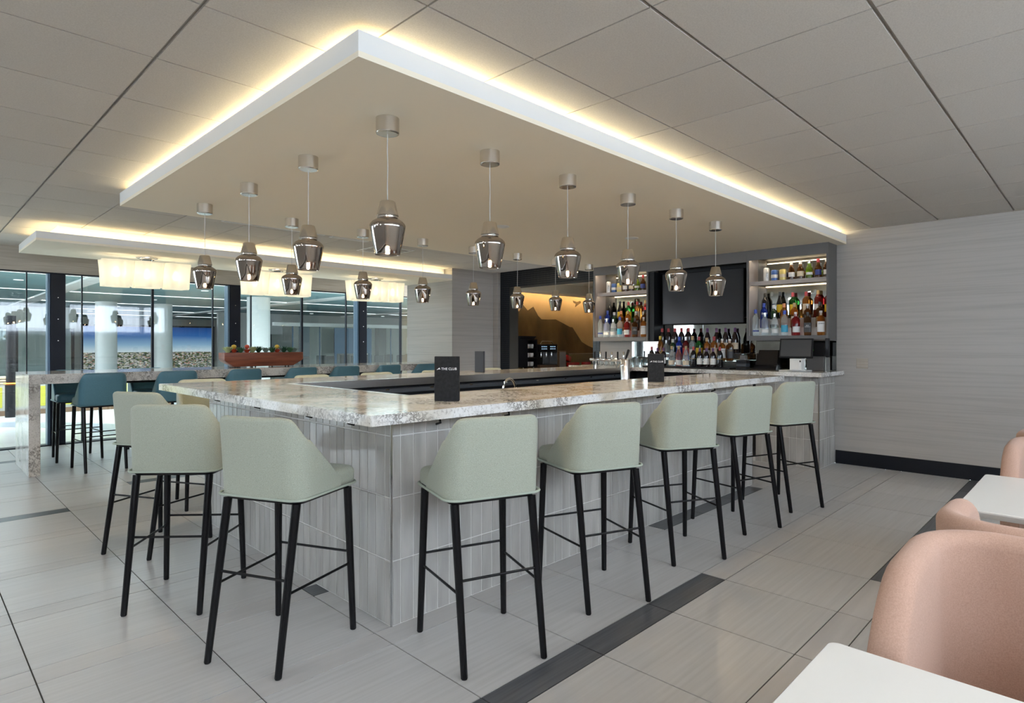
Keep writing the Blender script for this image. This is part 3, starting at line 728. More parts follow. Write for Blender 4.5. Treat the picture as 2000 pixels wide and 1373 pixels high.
put(g_stool, used, 3.709, 2.0765, 63.2, 'sage green bar stool, third to the right of the bar corner', gg)
put(g_stool, used, 4.608, 2.066, 72.5, 'sage green bar stool, fourth to the right of the bar corner', gg)
put(g_stool, used, 5.4576, 2.03, 69.9, 'sage green bar stool nearest the grey right wall', gg)
put(g_stool, used, 1.249, 2.741, 25.0, 'sage green bar stool, first to the left of the bar corner', gg)
put(g_stool, used, 1.115, 3.656, 47.2, 'sage green bar stool turned away, second left of the bar corner', gg)
put(g_stool, used, 1.257, 4.706, 28.4, 'sage green bar stool, third left of the bar corner, partly hidden', gg)
for i, x in enumerate((1.93, 3.02, 3.78, 4.62, 5.55)):
    put(g_stool, used, x, 5.72, -90+(-4, 5, -3, 4, 0)[i], 'sage green bar stool across the bar, %s from the left, only its top showing' % ORD[i], gg)
b_stool = make_stool('counter_stool', 'blue_leather', 'blue_welt'); ub = [False]
gb = 'blue leather stools at the communal table'
for i, x in enumerate((1.60, 2.36, 3.15, 3.94, 4.62, 5.36, 6.08)):
    put(b_stool, ub, x, 8.115, 90+(1, -2, 2, 0, -1, 1, 0)[i], 'teal blue leather stool at the near side of the communal table, %s from left' % ORD[i], gb)
for i, x in enumerate((1.525, 2.33)):
    put(b_stool, ub, x, 9.055, -90, ('teal blue leather stool beyond the communal table beside its stone leg', 'teal blue leather stool beyond the communal table, second from its stone leg')[i], gb)

# ================================================================== COMMUNAL TABLE
ctb = thing('communal_table', 'long high communal table of grey speckled stone with slab leg', 'table', (.95, 8.07, 0))
MB().rbox(0, 0, .975, 5.75, 1.02, 1.08, .003).obj('top', 'stone_table', ctb)
MB().rbox(0, 0, 0, .10, 1.02, .9745, .003).obj('leg', 'stone_table', ctb)
MB().rbox(5.65, 0, 0, 5.75, 1.02, .9745, .003).obj('leg', 'stone_table', ctb)
MB().rbox(.9, .40, .93, 5.0, .62, .9745, .003).obj('beam', 'black', ctb)
for xx in (2.0, 3.9): MB().rbox(xx-.04, .47, 0, xx+.04, .55, .93, .003).obj('post', 'black_metal', ctb)
# planter with succulents
pl = thing('planter_box', 'reddish wooden planter trough with tapered ends on the communal table', 'planter', (3.62, 8.55, 1.081))
L2, D2, HH = .56, .11, .205
prof = []
def pring(z, lx, ly): return [(x, y, z) for x, y in rrect(-lx, -ly, lx, ly, .012, 3)]
MB().loft([pring(.012, L2-.13, D2-.03), pring(.03, L2-.115, D2-.022), pring(.085, L2-.02, D2-.006), pring(.11, L2, D2), pring(HH, L2, D2), pring(HH, L2-.015, D2-.015), pring(HH-.03, L2-.015, D2-.015)], True, False).obj('trough', 'wood_planter', pl, 30)
MB().box(-L2+.016, -D2+.016, HH-.035, L2-.016, D2-.016, HH-.022).obj('soil', 'soil', pl)
for xx in (-.36, -.12, .12, .36):
    for yy in (-.05, .05): MB().lathe([(.010, 0), (.010, .013)], 10, xx, yy).obj('foot', 'black', pl, 40)
def leafmesh(L_, W_, mat, k):
    mb = MB()
    for ring, (cnt, tilt, sc) in enumerate(((6, .85, 1.0), (7, 1.1, .95), (5, 1.35, .85))):
        for i in range(cnt):
            a = 2*PI*i/cnt+ring*.4+k; lx, lw = L_*sc, W_*sc
            dx, dz = math.cos(tilt), math.sin(tilt)
            pts = []
            for (t, wf, th) in ((0, .35, .004), (.55, 1, .006), (1, .05, .001)):
                cxp, czp = t*lx*dx, t*lx*dz+.012*math.sin(t*PI)
                for s_, up in ((-1, 0), (0, -1), (1, 0), (0, 1)):
                    x_, y_, z_ = cxp, s_*lw*wf/2, czp+up*th
                    pts.append((x_*math.cos(a)-y_*math.sin(a), x_*math.sin(a)+y_*math.cos(a), z_))
            mb.loft([pts[0:4], pts[4:8], pts[8:12]])
    return mb.mesh('succulent', mat)
kinds = [('leaf_pale', .075, .035, 'pale yellow rosette succulent'), ('leaf_red', .05, .03, 'red flowering succulent'), ('leaf_green', .07, .02, 'spiky green succulent'), ('leaf_grey', .065, .03, 'grey green succulent'), ('leaf_dark', .08, .018, 'dark green spiky succulent')]
LS = 1.65
order = [0, 1, 2, 1, 0, 4, 3, 2, 1, 4, 2, 3]
for i, k in enumerate(order):
    mat, l_, w_, d_ = kinds[k]
    o = link('succulent', leafmesh(l_*LS, w_*LS, mat, i*.7), None, (3.62-.48+.96*i/11, 8.55+random.uniform(-.03, .03), 1.081+HH-.021))
    tag(o, '%s, %s from left in the planter' % (d_, ORD[i]), 'plant', 'succulents in the planter')
    if k == 1:
        MB().lathe([(.012, .07), (.034, .095), (.028, .12), (.006, .13)], 10).obj('flower', 'leaf_yellow' if i in (1, 8) else 'leaf_red', o, 60)

# ================================================================== PENDANTS
def make_pendant():
    p = link('pendant_lamp', None)   # origin at the soffit face
    MB().lathe([(.052, -.082), (.058, -.080), (.060, -.076), (.060, -.0008), (.056, -.0006)], 32).obj('canopy', 'nickel', p, 18)
    MB().tube([(0, 0, -.082), (.0012, 0, -.16), (-.001, .001, -.25), (.001, 0, -.34), (0, 0, -.432)], .0023, 8).obj('cord', 'cord_clear', p, 60)
    MB().lathe([(.004, -.428), (.036, -.430), (.0395, -.434), (.0555, -.500), (.0565, -.505), (.052, -.508)], 32).obj('cap', 'nickel', p, 30)
    MB().lathe([(.050, -.5085), (.0535, -.5105), (.0535, -.5165), (.050, -.5185)], 32).obj('collar', 'chrome', p, 40)
    prof = [(.049, -.519), (.058, -.523), (.076, -.534), (.088, -.546), (.093, -.558), (.0915, -.570), (.084, -.610), (.074, -.660), (.0645, -.704)]
    inner = [(r-.0025, z) for r, z in prof[::-1]]
    MB().lathe(prof+[(.0635, -.7065)]+inner[:-1], 32, cap=False).obj('shade', 'smoked_glass', p, 60)
    MB().lathe([(.018, -.565), (.018, -.52), (.012, -.519)], 16).obj('lamp_holder', 'lamp_socket', p, 40)
    MB().lathe([(.009, -.662), (.011, -.658), (.011, -.60), (.009, -.5655)], 16).obj('bulb_neck', 'cord_clear', p, 60)
    MB().lathe([(.002, -.695), (.007, -.692), (.0100, -.686), (.0100, -.678), (.009, -.668), (.008, -.6625)], 16).obj('bulb', 'bulb', p, 60)
    return p
pend = make_pendant(); up_ = [False]
def put_p(x, y, label):
    o = pend if not up_[0] else copy_tree(pend); up_[0] = True
    o.location = (x, y, 2.57); o.rotation_euler = (0, 0, random.uniform(0, 6)); tag(o, label, 'pendant lamp', 'smoked glass pendants over the bar')
put_p(1.775, 2.655, 'largest looking smoked chrome glass pendant, hanging over the bar corner')
for i, y in enumerate((3.55, 4.46, 5.37)): put_p(1.79, y, 'smoked glass pendant over the left bar arm, %s from the corner one' % ORD[i])
for i in range(5): put_p(2.515+.742*i, 2.667, 'smoked glass pendant over the right bar arm, %s from the corner one' % ORD[i])
for i in range(7): put_p(2.566+.756*i, 5.412, 'smoked glass pendant over the far bar arm, %s from left' % ORD[i])

# frosted wavy lamps above the communal table
def make_wavy():
    r = link('frosted_lamp', None)
    MB().lathe([(.12, -.012), (.125, -.009), (.125, -.0008), (.12, -.0006)], 32).obj('ceiling_plate', 'steel', r, 40)
    MB().lathe([(.085, -.03), (.085, -.0125)], 28).obj('mount', 'chrome', r, 40)
    MB().rbox(-.46, -.02, -.075, .46, .02, -.055, .004).obj('bar', 'steel', r)
    MB().tube([(-.06, 0, -.03), (-.06, 0, -.056)], .008).tube([(.06, 0, -.03), (.06, 0, -.056)], .008).obj('stem', 'chrome', r, 60)
    for k in (-1, 0, 1):
        def ring(z, f):
            P = []
            for i in range(72):
                a = 2*PI*i/72; sq = 1/((abs(math.cos(a))**5+abs(math.sin(a))**5)**.2)
                rr = (.142+.016*math.sin(a*6+k*1.3))*sq*f; P.append((k*.333+rr*math.cos(a)*1.04, rr*math.sin(a), z))
            return P
        f_ = [(-.062+.004*k, 1.10), (-.15, 1.05), (-.24, 1.01), (-.385+.004*k, .97)]
        lo = [ring(z, f) for z, f in f_]+[ring(z, f-.02) for z, f in f_[::-1]]
        MB().loft(lo, False, False).obj('shade', 'frosted_glass', r, 70)
        MB().lathe([(.004, -.265), (.022, -.258), (.032, -.235), (.032, -.215), (.016, -.18), (.014, -.15)], 18, k*.333, 0).obj('bulb', 'bulb_soft', r, 60)
        MB().lathe([(.018, -.1495), (.018, -.0765)], 14, k*.333, 0).obj('lamp_holder', 'white_plastic', r, 40)
    return r
wv = make_wavy(); uw = [False]
for i, x in enumerate((2.215, 3.915, 5.60)):
    o = wv if not uw[0] else copy_tree(wv); uw[0] = True
    o.location = (x, 8.72, 2.5045); tag(o, ('frosted wavy glass ceiling lamp above the table, leftmost of three', 'frosted wavy glass ceiling lamp above the table, middle of three', 'frosted wavy glass ceiling lamp above the table, nearest the stone-coloured pier')[i], 'ceiling lamp', 'frosted wavy lamps')

# ================================================================== MENU HOLDERS
def menu(x, y, rz, h, label, txt=True, mat='menu_black', wd=.135):
    o = thing('menu_block', label, 'menu holder', (x, y, TOP+.0005), rz, 'black menu blocks on the worktop')
    MB().rbox(-wd/2, -.022, 0, wd/2, .022, h, .002, 1).obj('block', mat, o)
    if txt:
        t = link('lettering', text_mesh('THE CLUB', .0185, 'lettering'), o, (.012, -.0226, h*.72)); t.rotation_euler = (PI/2, 0, 0)
        lg = MB(); lg.extr([(-.056, -.005), (-.050, -.001), (-.044, .004), (-.040, .0075), (-.0385, .006), (-.040, .001), (-.034, -.0005), (-.035, -.002), (-.041, -.002), (-.046, -.0015), (-.050, -.004)], 'y', -.0228, -.0221)
        l_ = lg.obj('emblem', 'lettering', o, None, (0, 0, h*.72))
    return o
menu(2.107, 2.575, math.radians(-45), .243, 'black menu block lettered THE CLUB on the worktop near the bar corner')
menu(4.372, 2.645, math.radians(-45), .232, 'black menu block lettered THE CLUB on the worktop, farther right', wd=.128)
menu(4.560, 5.00, math.radians(-66), .232, 'slate coloured menu block on the far bar worktop', False, 'slate', .105)

# ================================================================== BOTTLES
PROF = {
 'wine':   [(.030,0),(.0365,.003),(.0368,.01),(.0368,.185),(.034,.205),(.022,.228),(.0145,.245),(.0138,.258)],
 'burg':   [(.032,0),(.0395,.003),(.040,.01),(.040,.150),(.036,.180),(.024,.215),(.0155,.24),(.014,.258)],
 'spirit': [(.030,0),(.037,.003),(.0375,.012),(.0375,.17),(.034,.19),(.020,.205),(.0145,.215),(.0140,.245)],
 'round':  [(.034,0),(.043,.004),(.044,.02),(.044,.13),(.040,.165),(.025,.195),(.0155,.21),(.0145,.232)],
 'square': [(.032,0),(.0375,.003),(.038,.01),(.038,.145),(.034,.16),(.018,.175),(.0145,.185),(.0142,.205)],
 'slim':   [(.026,0),(.0315,.003),(.032,.012),(.032,.185),(.028,.205),(.016,.225),(.0135,.235),(.0135,.27)],
 'liqueur':[(.030,0),(.039,.004),(.040,.03),(.042,.10),(.036,.16),(.022,.20),(.015,.225),(.014,.255)],
 'mini':   [(.028,0),(.0345,.003),(.035,.01),(.035,.125),(.032,.145),(.020,.165),(.0135,.18),(.013,.19)],
 'beer':   [(.024,0),(.0300,.003),(.0305,.01),(.0305,.105),(.028,.125),(.0165,.155),(.0135,.175),(.0125,.20)],
}
BCACHE = {}
def bottle_parts(kind, glass, cap, lab, l0, l1, capl=.045):
    key = (kind, glass, cap, lab, l0, l1, capl)
    if key in BCACHE: return BCACHE[key]
    pr = PROF[kind]; sq = 4.0 if kind == 'square' else 0
    body = MB().lathe(pr, 18, sq=sq).mesh('glass_body', glass, 40)
    zt = pr[-1][1]; rn = pr[-1][0]+.0012
    c_ = MB().lathe([(rn, zt-capl*.55), (rn+.0004, zt-capl*.5), (rn+.0004, zt+capl*.35), (rn-.002, zt+capl*.4)], 14).mesh('cap', cap, 40)
    lb = None
    if lab:
        def rad(z):
            for (r0, z0), (r1, z1) in zip(pr, pr[1:]):
                if z0 <= z <= z1: return r0+(r1-r0)*(z-z0)/(z1-z0)
            return pr[3][0]
        vs_ = []; n_ = 9; fs_ = []
        for zi in range(3):
            z = l0+(l1-l0)*zi/2
            for i in range(n_):
                a = PI+(-1+2*i/(n_-1))*1.15
                r_ = rad(z)
                if sq: r_ *= 1/((abs(math.cos(a))**6+abs(math.sin(a))**6)**(1/6))
                vs_.append(((r_+.0010)*math.cos(a), (r_+.0010)*math.sin(a), z))
        for zi in range(2):
            for i in range(n_-1): a = zi*n_+i; fs_.append((a, a+1, a+n_+1, a+n_))
        mb = MB().add(vs_, fs_); lb = mb.mesh('label', lab, 60)
        lb_r = rad((l0+l1)/2)
    BCACHE[key] = (body, c_, lb, (lb_r if lab else 0)); return BCACHE[key]
TCACHE = {}
def bottle(x, y, z, spec, label, group, turn=None):
    kind, glass, cap, lab, l0, l1, txt, sc = spec
    body, c_, lb, lr = bottle_parts(kind, glass, cap, lab, l0, l1, .07 if kind in ('wine', 'burg', 'mini') else .045)
    o = thing('beer_bottle' if kind == 'beer' else 'bottle', label, 'bottle', (x, y, z), math.radians(random.uniform(-12, 12)+ (28 if turn is None else turn)), group)
    rx = min(1.25, .0440/max(r_ for r_, z_ in PROF[kind])/(1.09 if kind == 'square' else 1)); rx = .0375/.035 if kind == 'mini' else rx
    o.scale = (rx, rx, sc*(1.0 if kind == 'beer' else 1.14))
    link('glass_body', body, o); link('cap', c_, o)
    if lb:
        l_ = link('label', lb, o)
        if txt:
            body_t, size, mat, dz = txt
            if txt not in TCACHE: TCACHE[txt] = text_mesh(body_t, size, mat, .0004)
            t = link('lettering', TCACHE[txt], l_, (-(lr+.0021), 0, (l0+l1)/2+dz)); t.rotation_euler = (PI/2, 0, -PI/2)
    return o
# spec: kind, glass, cap, label colour, label z0, z1, text, scale
S = {
 'absolut': ('slim','b_clear','cap_blue','l_navy',.045,.062,None,1.0),
 'gin':     ('square','b_clear','cap_silver','l_white',.03,.06,None,1.12),
 'tequila': ('round','b_clear','cap_silver','l_white',.03,.075,None,.95),
 'bluelab': ('slim','b_clear','cap_blue','l_blue',.04,.12,None,.92),
 'bourbon': ('square','b_red','cap_white','l_white',.03,.085,None,1.1),
 'jack':    ('square','b_brown','cap_black','l_black',.03,.12,("JACK\nDANIEL'S",.013,'l_white',.012),1.08),
 'beam':    ('square','b_amber','cap_white','l_white',.03,.125,('JIM BEAM',.0135,'l_ink',.028),1.12),
 'skyy':    ('spirit','b_blue','cap_blue','b_blue',.12,.16,('SKYY',.026,'lettering',.012),1.05),
 'tanq':    ('spirit','b_dkgreen','cap_white','l_white',.04,.10,None,.95),
 'patron':  ('spirit','b_amber','cap_orange','l_tan',.05,.125,None,1.0),
 'beamwood':('spirit','b_amber','cap_tan','l_white',.04,.12,('JIM BEAM',.012,'l_ink',.02),1.0),
 'beamblk': ('square','b_brown','cap_white','l_black',.03,.12,('JIM BEAM',.012,'l_gold',.03),1.1),
 'dark':    ('spirit','b_brown','cap_black','l_gold',.04,.11,None,1.0),
 'kahlua':  ('liqueur','b_black','cap_black','l_yellow',.06,.14,None,1.08),
 'jb':      ('spirit','b_green','cap_red','l_yellow',.035,.14,('J&B',.034,'l_red',0),1.05),
 'whiskey': ('spirit','b_amber','cap_red','l_cream',.04,.14,None,1.05),
 'campari': ('wine','b_red','cap_tan','l_white',.08,.14,None,1.0),
 'aperol':  ('spirit','b_red','cap_red','l_yellow',.05,.12,None,1.1),
 'blackwine':('wine','b_black','cap_black',None,0,0,None,1.0),
 'redwine': ('wine','b_wine','cap_red','l_black',.07,.15,None,1.05),
 'purplewine':('burg','b_wine','cap_purple','l_cream',.05,.12,None,1.02),
 'miniwhite':('mini','b_wine','cap_purple','l_white',.03,.10,None,.98),
 'minired': ('mini','b_black','cap_red','l_gold',.085,.09,None,1.05),
 'decor':   ('liqueur','b_clear','cap_tan','l_cream',.02,.08,None,.86),
 'rose':    ('liqueur','b_rose','cap_tan','l_white',.02,.085,None,.86),
 'redvodka':('spirit','b_red','cap_silver','l_red',.04,.14,None,1.05),
 'clearv':  ('spirit','b_clear','cap_cream' if 'cap_cream' in MATS else 'cap_tan','l_white',.05,.12,None,1.08),
 'galliano':('slim','b_amber','cap_yellow','l_gold',.05,.10,None,1.0),
 'beer_w':  ('beer','b_brown','cap_white','l_white',.03,.085,None,1.0),
 'beer_c':  ('beer','b_brown','cap_white','l_cream',.03,.09,None,1.0),
 'beer_g':  ('beer','b_lime','cap_silver','l_white',.04,.07,None,1.0),
 'beer_r':  ('beer','b_brown','cap_red','l_navy',.03,.09,None,1.02),
}
DESC = {
 'absolut':'clear vodka bottle with blue cap','gin':'square clear gin bottle with silver cap','tequila':'round clear tequila bottle','bluelab':'clear bottle with bright blue label',
 'bourbon':'dark red bourbon bottle with white label','jack':'square whiskey bottle with black label','beam':'amber bourbon bottle with white label','skyy':'deep blue vodka bottle with white lettering',
 'tanq':'dark green gin bottle with white cap','patron':'amber bottle with tan label and orange cap','beamwood':'amber bourbon bottle with wooden cap','beamblk':'dark bourbon bottle with black label',
 'dark':'dark brown liquor bottle','kahlua':'black liqueur bottle with yellow label','jb':'green whisky bottle with yellow label','whiskey':'amber whisky bottle with cream label',
 'campari':'red aperitif bottle with tan cap','aperol':'red bitter bottle with yellow label','blackwine':'black wine bottle','redwine':'wine bottle with red capsule','purplewine':'wine bottle with purple capsule',
 'miniwhite':'small wine bottle with white label','minired':'small dark wine bottle with red capsule','decor':'patterned clear bottle','rose':'pink tinted clear bottle','redvodka':'red and clear vodka bottle',
 'clearv':'clear bottle with pale cap','galliano':'slim golden bottle with yellow cap','beer_w':'brown beer bottle with white label','beer_c':'brown beer bottle with cream label','beer_g':'green beer bottle','beer_r':'dark beer bottle with blue label'}
def row(names, ys, x, z, place, group):
    cnt = {}
    for nm in names: cnt[nm] = cnt.get(nm, 0)+1
    seen = {}
    for nm, y in zip(names, ys):
        seen[nm] = seen.get(nm, 0)+1
        d_ = DESC[nm]+(', '+ORD[seen[nm]-1]+' from left,' if cnt[nm] > 1 else '')
        bottle(x+random.uniform(-.002, .002), y, z, S[nm], d_+' '+place, group)
def frac(y0, y1, fs_): return [y1-(y1-y0)*f for f in fs_]
for (y0, y1, pl_) in ((2.287, 3.193, 'right cabinet'), (4.662, 5.571, 'left cabinet')):
    grp = 'bottles in the '+pl_
    row(['absolut','gin','tequila','bluelab','bourbon','jack','beam'], frac(y0, y1, [.075,.205,.335,.465,.605,.755,.915]), XC+.055, 1.5056, 'in front row, '+pl_, grp)
    row(['skyy','tanq','patron','beamwood','beamblk','dark'], frac(y0, y1, [.15,.285,.42,.555,.72,.875]), XC+.146, 1.6006, 'in middle row, '+pl_, grp)
    row(['blackwine','kahlua','jb','whiskey','campari','aperol'], frac(y0, y1, [.13,.33,.50,.67,.82,.945]), XC+.237, 1.7206, 'in back row, '+pl_, grp)
    # upper shelf: cans then beers
    def can(x, y, z, mat, band, label, slim, txt=None):
        o = thing('drink_can', label, 'can', (x, y, z), math.radians(30), 'cans on upper cabinet shelves'); o.scale = (1.2, 1.2, 1.08)
        r, h = (.0285, .155) if slim else (.033, .122)
        MB().lathe([(r-.005, 0), (r, .005), (r, h-.012), (r-.006, h-.002)], 20).obj('body', mat, o, 40)
        MB().lathe([(r-.0055, h-.0019), (r-.004, h), (r-.006, h+.001), (r-.008, h-.001)], 20).obj('lid', 'alu', o, 40)
        b = MB(); b.lathe([(r+.0006, h*.25), (r+.0006, h*.55)], 20, cap=False); b.obj('print_band', band, o, 40)
        if txt:
            t = link('lettering', text_mesh(txt, .026, 'l_ink', .0004), o, (-(r+.0012), 0, h*.45)); t.rotation_euler = (0, -PI/2, 0); t.rotation_euler = (PI/2, PI/2, -PI/2)
    f_ = frac(y0, y1, [.20,.31,.42,.53,.645,.755,.865])
    can(XC+.11, f_[0], 2.1822, 'can_white', 'can_white', 'slim white seltzer can on upper shelf, '+pl_, True, 'TRULY')
    can(XC+.11, f_[1], 2.1822, 'can_blue', 'l_white', 'blue drink can on upper shelf, '+pl_, False)
    can(XC+.11, f_[2], 2.1822, 'can_yellow', 'l_cream', 'pale yellow drink can on upper shelf, '+pl_, False)
    row(['beer_w','beer_c','beer_g','beer_r'], f_[3:], XC+.11, 2.1822, 'on upper shelf, '+pl_, 'beers on upper cabinet shelves')
    if pl_ == 'right cabinet': row(['beer_w'], [y0+.03], XC+.11, 2.1822, 'at the right edge of upper shelf, '+pl_, 'beers on upper cabinet shelves')
# centre display: stepped risers on the back worktop
ZB = TOP+.0005
ris = thing('bottle_riser', 'stepped clear riser under the bottles below the television', 'riser', (7.16, 3.30, ZB))
MB().rbox(.0, .0, 0, .19, 1.24, .018, .003).obj('tray', 'black', ris)
MB().rbox(.191, .0, 0, .33, 1.24, .095, .002).obj('step', 'glassware', ris)
MB().rbox(.331, .0, 0, .50, 1.24, .190, .002).obj('step', 'glassware', ris)
rs = MB().box(.32, .01, .0965, .33, 1.23, .100)
rs.obj('light_strip', 'led_white', ris)
G = 'bottles below the television'
row(['redwine']*5, [4.48,4.38,4.28,4.18,4.075], 7.575, ZB+.191, 'back row under television', G)
row(['purplewine']*4, [3.80,3.67,3.545,3.42], 7.575, ZB+.191, 'back row under television', G)
row(['galliano','tequila','tanq','skyy','redvodka','clearv','jb','beamwood','whiskey','beam','beamblk'], [4.42,4.325,4.225,4.13,4.03,3.935,3.84,3.73,3.63,3.52,3.42], 7.42, ZB+.096, 'middle row under television', G)
row(['minired','miniwhite','miniwhite','decor','rose','decor','minired','miniwhite','miniwhite','miniwhite','minired'], [4.45,4.36,4.27,4.145,4.04,3.935,3.83,3.74,3.65,3.56,3.47], 7.25, ZB+.0185, 'front row under television', G)

# ================================================================== TILL AND OTHER THINGS ON THE BACK WORKTOP
t = thing('till_terminal', 'black till screen on a stand on the back worktop', 'till', (7.25, 2.55, ZB))
MB().rbox(-.07, -.13, 0, .14, .17, .012, .004).obj('base', 'white_plastic', t)
MB().rbox(.06, -.03, .0125, .10, .03, .22, .006).obj('neck', 'black', t)
sc_ = link('screen', None, t, (0.02, .01, .265)); sc_.rotation_euler = (0, math.radians(10), 0)
MB().rbox(0, -.185, -.115, .03, .185, .115, .006).obj('housing', 'black', sc_); MB().box(-.0012, -.168, -.095, -.0002, .168, .098).obj('display', 'pos_screen', sc_)
p_ = thing('receipt_printer', 'small white receipt printer under the till screen', 'printer', (7.17, 2.50, ZB+.0125))
MB().rbox(-.05, -.055, 0, .055, .075, .135, .006).obj('housing', 'white_plastic', p_); MB().rbox(-.0515, -.025, .012, -.0485, .06, .118, .001, 1).obj('front_cover', 'white_paint', p_)
MB().rbox(-.0525, -.048, .095, -.0490, -.034, .115, .001, 1).obj('button_panel', 'black', p_); MB().rbox(-.03, -.03, .1345, .02, .05, .1375, .001, 1).obj('paper_slot', 'black', p_)
o = thing('till_monitor', 'black sloping back of a second till screen beside bottles', 'till', (7.33, 2.93, ZB))
MB().loft([[(-.06,-.14,0),(.14,-.14,0),(.14,.15,0),(-.06,.15,0)], [(.01,-.13,.06),(.13,-.13,.06),(.13,.13,.06),(.01,.13,.06)], [(.06,-.13,.24),(.09,-.13,.24),(.09,.10,.24),(.06,.10,.24)]]).obj('housing', 'black_gloss', o)
o = thing('napkin_caddy', 'stacked black napkin caddy beside the till', 'caddy', (7.20, 3.15, ZB))
for k in range(3): MB().rbox(-.05, -.06, .040*k, .06, .065, .040*k+.038, .003).obj('tray', 'black' if k != 1 else 'slate', o)
MB().rbox(-.01, -.035, .118, .05, .035, .175, .004).obj('holder', 'cabinet_grey', o)
o = thing('label_printer', 'dark grey printer with green light at the end of the back worktop', 'printer', (7.58, 2.42, ZB))
MB().rbox(-.08, -.09, 0, .12, .10, .17, .006).obj('housing', 'cabinet_grey', o); MB().rbox(-.085, -.095, .171, .12, .11, .335, .008).obj('upper_housing', 'black', o)
MB().rbox(-.0875, .02, .235, -.0845, .08, .245, .001, 1).obj('indicator', 'led_green', o)
o = thing('card_reader', 'black handheld card reader hanging at the worktop end', 'card reader', (7.45, 2.275, ZB+.16))
c_ = MB().rbox(-.02, -.02, 0, .03, .02, .22, .008); c_.obj('body', 'black', o); MB().box(-.0212, -.014, .10, -.0202, .014, .19).obj('screen', 'tv_screen', o)
MB().rbox(-.02, -.02, -.16, .03, .02, -.001, .004).obj('stand', 'glassware', o)
# glasses and tap row below the left cabinet
for i in range(14):
    gx_, gy_ = 7.30+.11*(i % 2), 4.74+.052*i
    o = tag(MB().lathe([(.024,0),(.027,.002),(.031,.11),(.0295,.11),(.0255,.006),(.012,.005)], 16, cap=False).obj('beer_glass', 'glassware', None, 50, (gx_, gy_, ZB)), 'clear beer glass under the left cabinet, %s from right' % (ORD+['thirteenth','fourteenth'])[i], 'glass', 'glasses under the left cabinet')
tr = thing('tap_rail', 'chrome rail of beer taps under the left cabinet', 'beer taps', (7.12, 4.85, ZB))
MB().tube([(0, -.1, .09), (0, .55, .09)], .022, 14).tube([(0, 0, 0), (0, 0, .09)], .018, 12).tube([(0, .45, 0), (0, .45, .09)], .018, 12).obj('rail', 'chrome', tr, 60)
for k in range(6):
    yy = -.05+.1*k
    tp = MB().tube([(0, yy, .09), (-.05, yy, .09), (-.07, yy, .06), (-.072, yy, .03)], .009, 10).obj('tap', 'chrome', tr, 60)
    MB().lathe([(.008, .10), (.011, .12), (.012, .20), (.006, .206)], 10, -.03, yy).obj('handle', 'black' if k % 2 else 'chrome', tp, 60)
tt = thing('beer_tower', 'stainless steel beer tower with black tap handle inside the bar', 'beer tap', (5.225, 3.52, .86))
MB().lathe([(.055, 0), (.055, .012), (.046, .014), (.046, .380), (.043, .385)], 32).obj('column', 'steel', tt, 40)
MB().tube([(-.04, 0, .33), (-.10, 0, .33), (-.12, 0, .30)], .010, 10).obj('spout', 'chrome', tt, 60)
h_ = MB().lathe([(.008, 0), (.012, .03), (.014, .10), (.008, .105)], 12).obj('handle', 'black', tt, 60, (.01, .0, .386)); h_.rotation_euler = (.25, .2, 0)
uc = thing('bar_sink_unit', 'low stainless steel work unit inside the bar well', 'work unit', (2.75, 3.02, 0))
MB().rbox(0, 0, .83, 3.0, .62, .859, .003).obj('top', 'steel', uc); MB().rbox(.02, .02, .10, 2.98, .58, .829, .003).obj('cabinet', 'steel', uc)
for a in (.05, 2.9):
    for b_ in (.05, .52): MB().tube([(a, b_, 0), (a, b_, .0995)], .02, 10).obj('foot', 'steel', uc, 60)
ft = thing('bar_faucet', 'chrome arched faucet showing above the worktop edge behind the menu', 'faucet', (3.40, 3.45, .8595))
MB().lathe([(.03,0),(.03,.012),(.014,.016),(.013,.13)], 16).obj('base', 'chrome', ft, 40)
MB().tube([(0,0,.13)]+[(.07-.07*math.cos(a), 0, .17+.09*math.sin(a)) for a in [PI*i/8 for i in range(9)]]+[(.14, 0, .13)], .011, 12).obj('spout', 'chrome', ft, 60)

# ================================================================== COFFEE ROOM behind the portal
struct(MB().box(WX+.23, 3.6, -.05, 13.0, 9.0, 0).obj('floor_coffee_room', 'floor_tile'))
struct(MB().box(WX+.23, 3.6, 2.64, 13.0, 9.0, 2.7).obj('ceiling_coffee_room', 'soffit_bounce_paint'))
struct(MB().box(8.102, 8.62, 0, 13.0, 8.8, 2.64).obj('wall_mural', 'gold_wall'))
struct(MB().box(13.0, 3.6, 0, 13.2, 9.0, 2.7).obj('wall_coffee_room', 'concourse_wall'))
struct(MB().box(WX+.23, 3.4, 0, 13.0, 3.6, 2.7).obj('wall_coffee_side', 'concourse_wall'))
cs = thing('mural_soffit', 'cream dropped soffit with hidden light above the mountain mural', 'soffit', (8.2, 8.2, 2.43))
MB().rbox(-.05, -.25, 0, 4.7, .06, .03, .003).obj('underside', 'soffit_bounce_paint', cs); MB().rbox(-.05, -.25, .0305, 4.7, -.20, .205, .003).obj('fascia', 'soffit_bounce_paint', cs)
MB().box(0, .02, .031, 4.6, .05, .045).obj('light_strip', 'led_mural', cs)
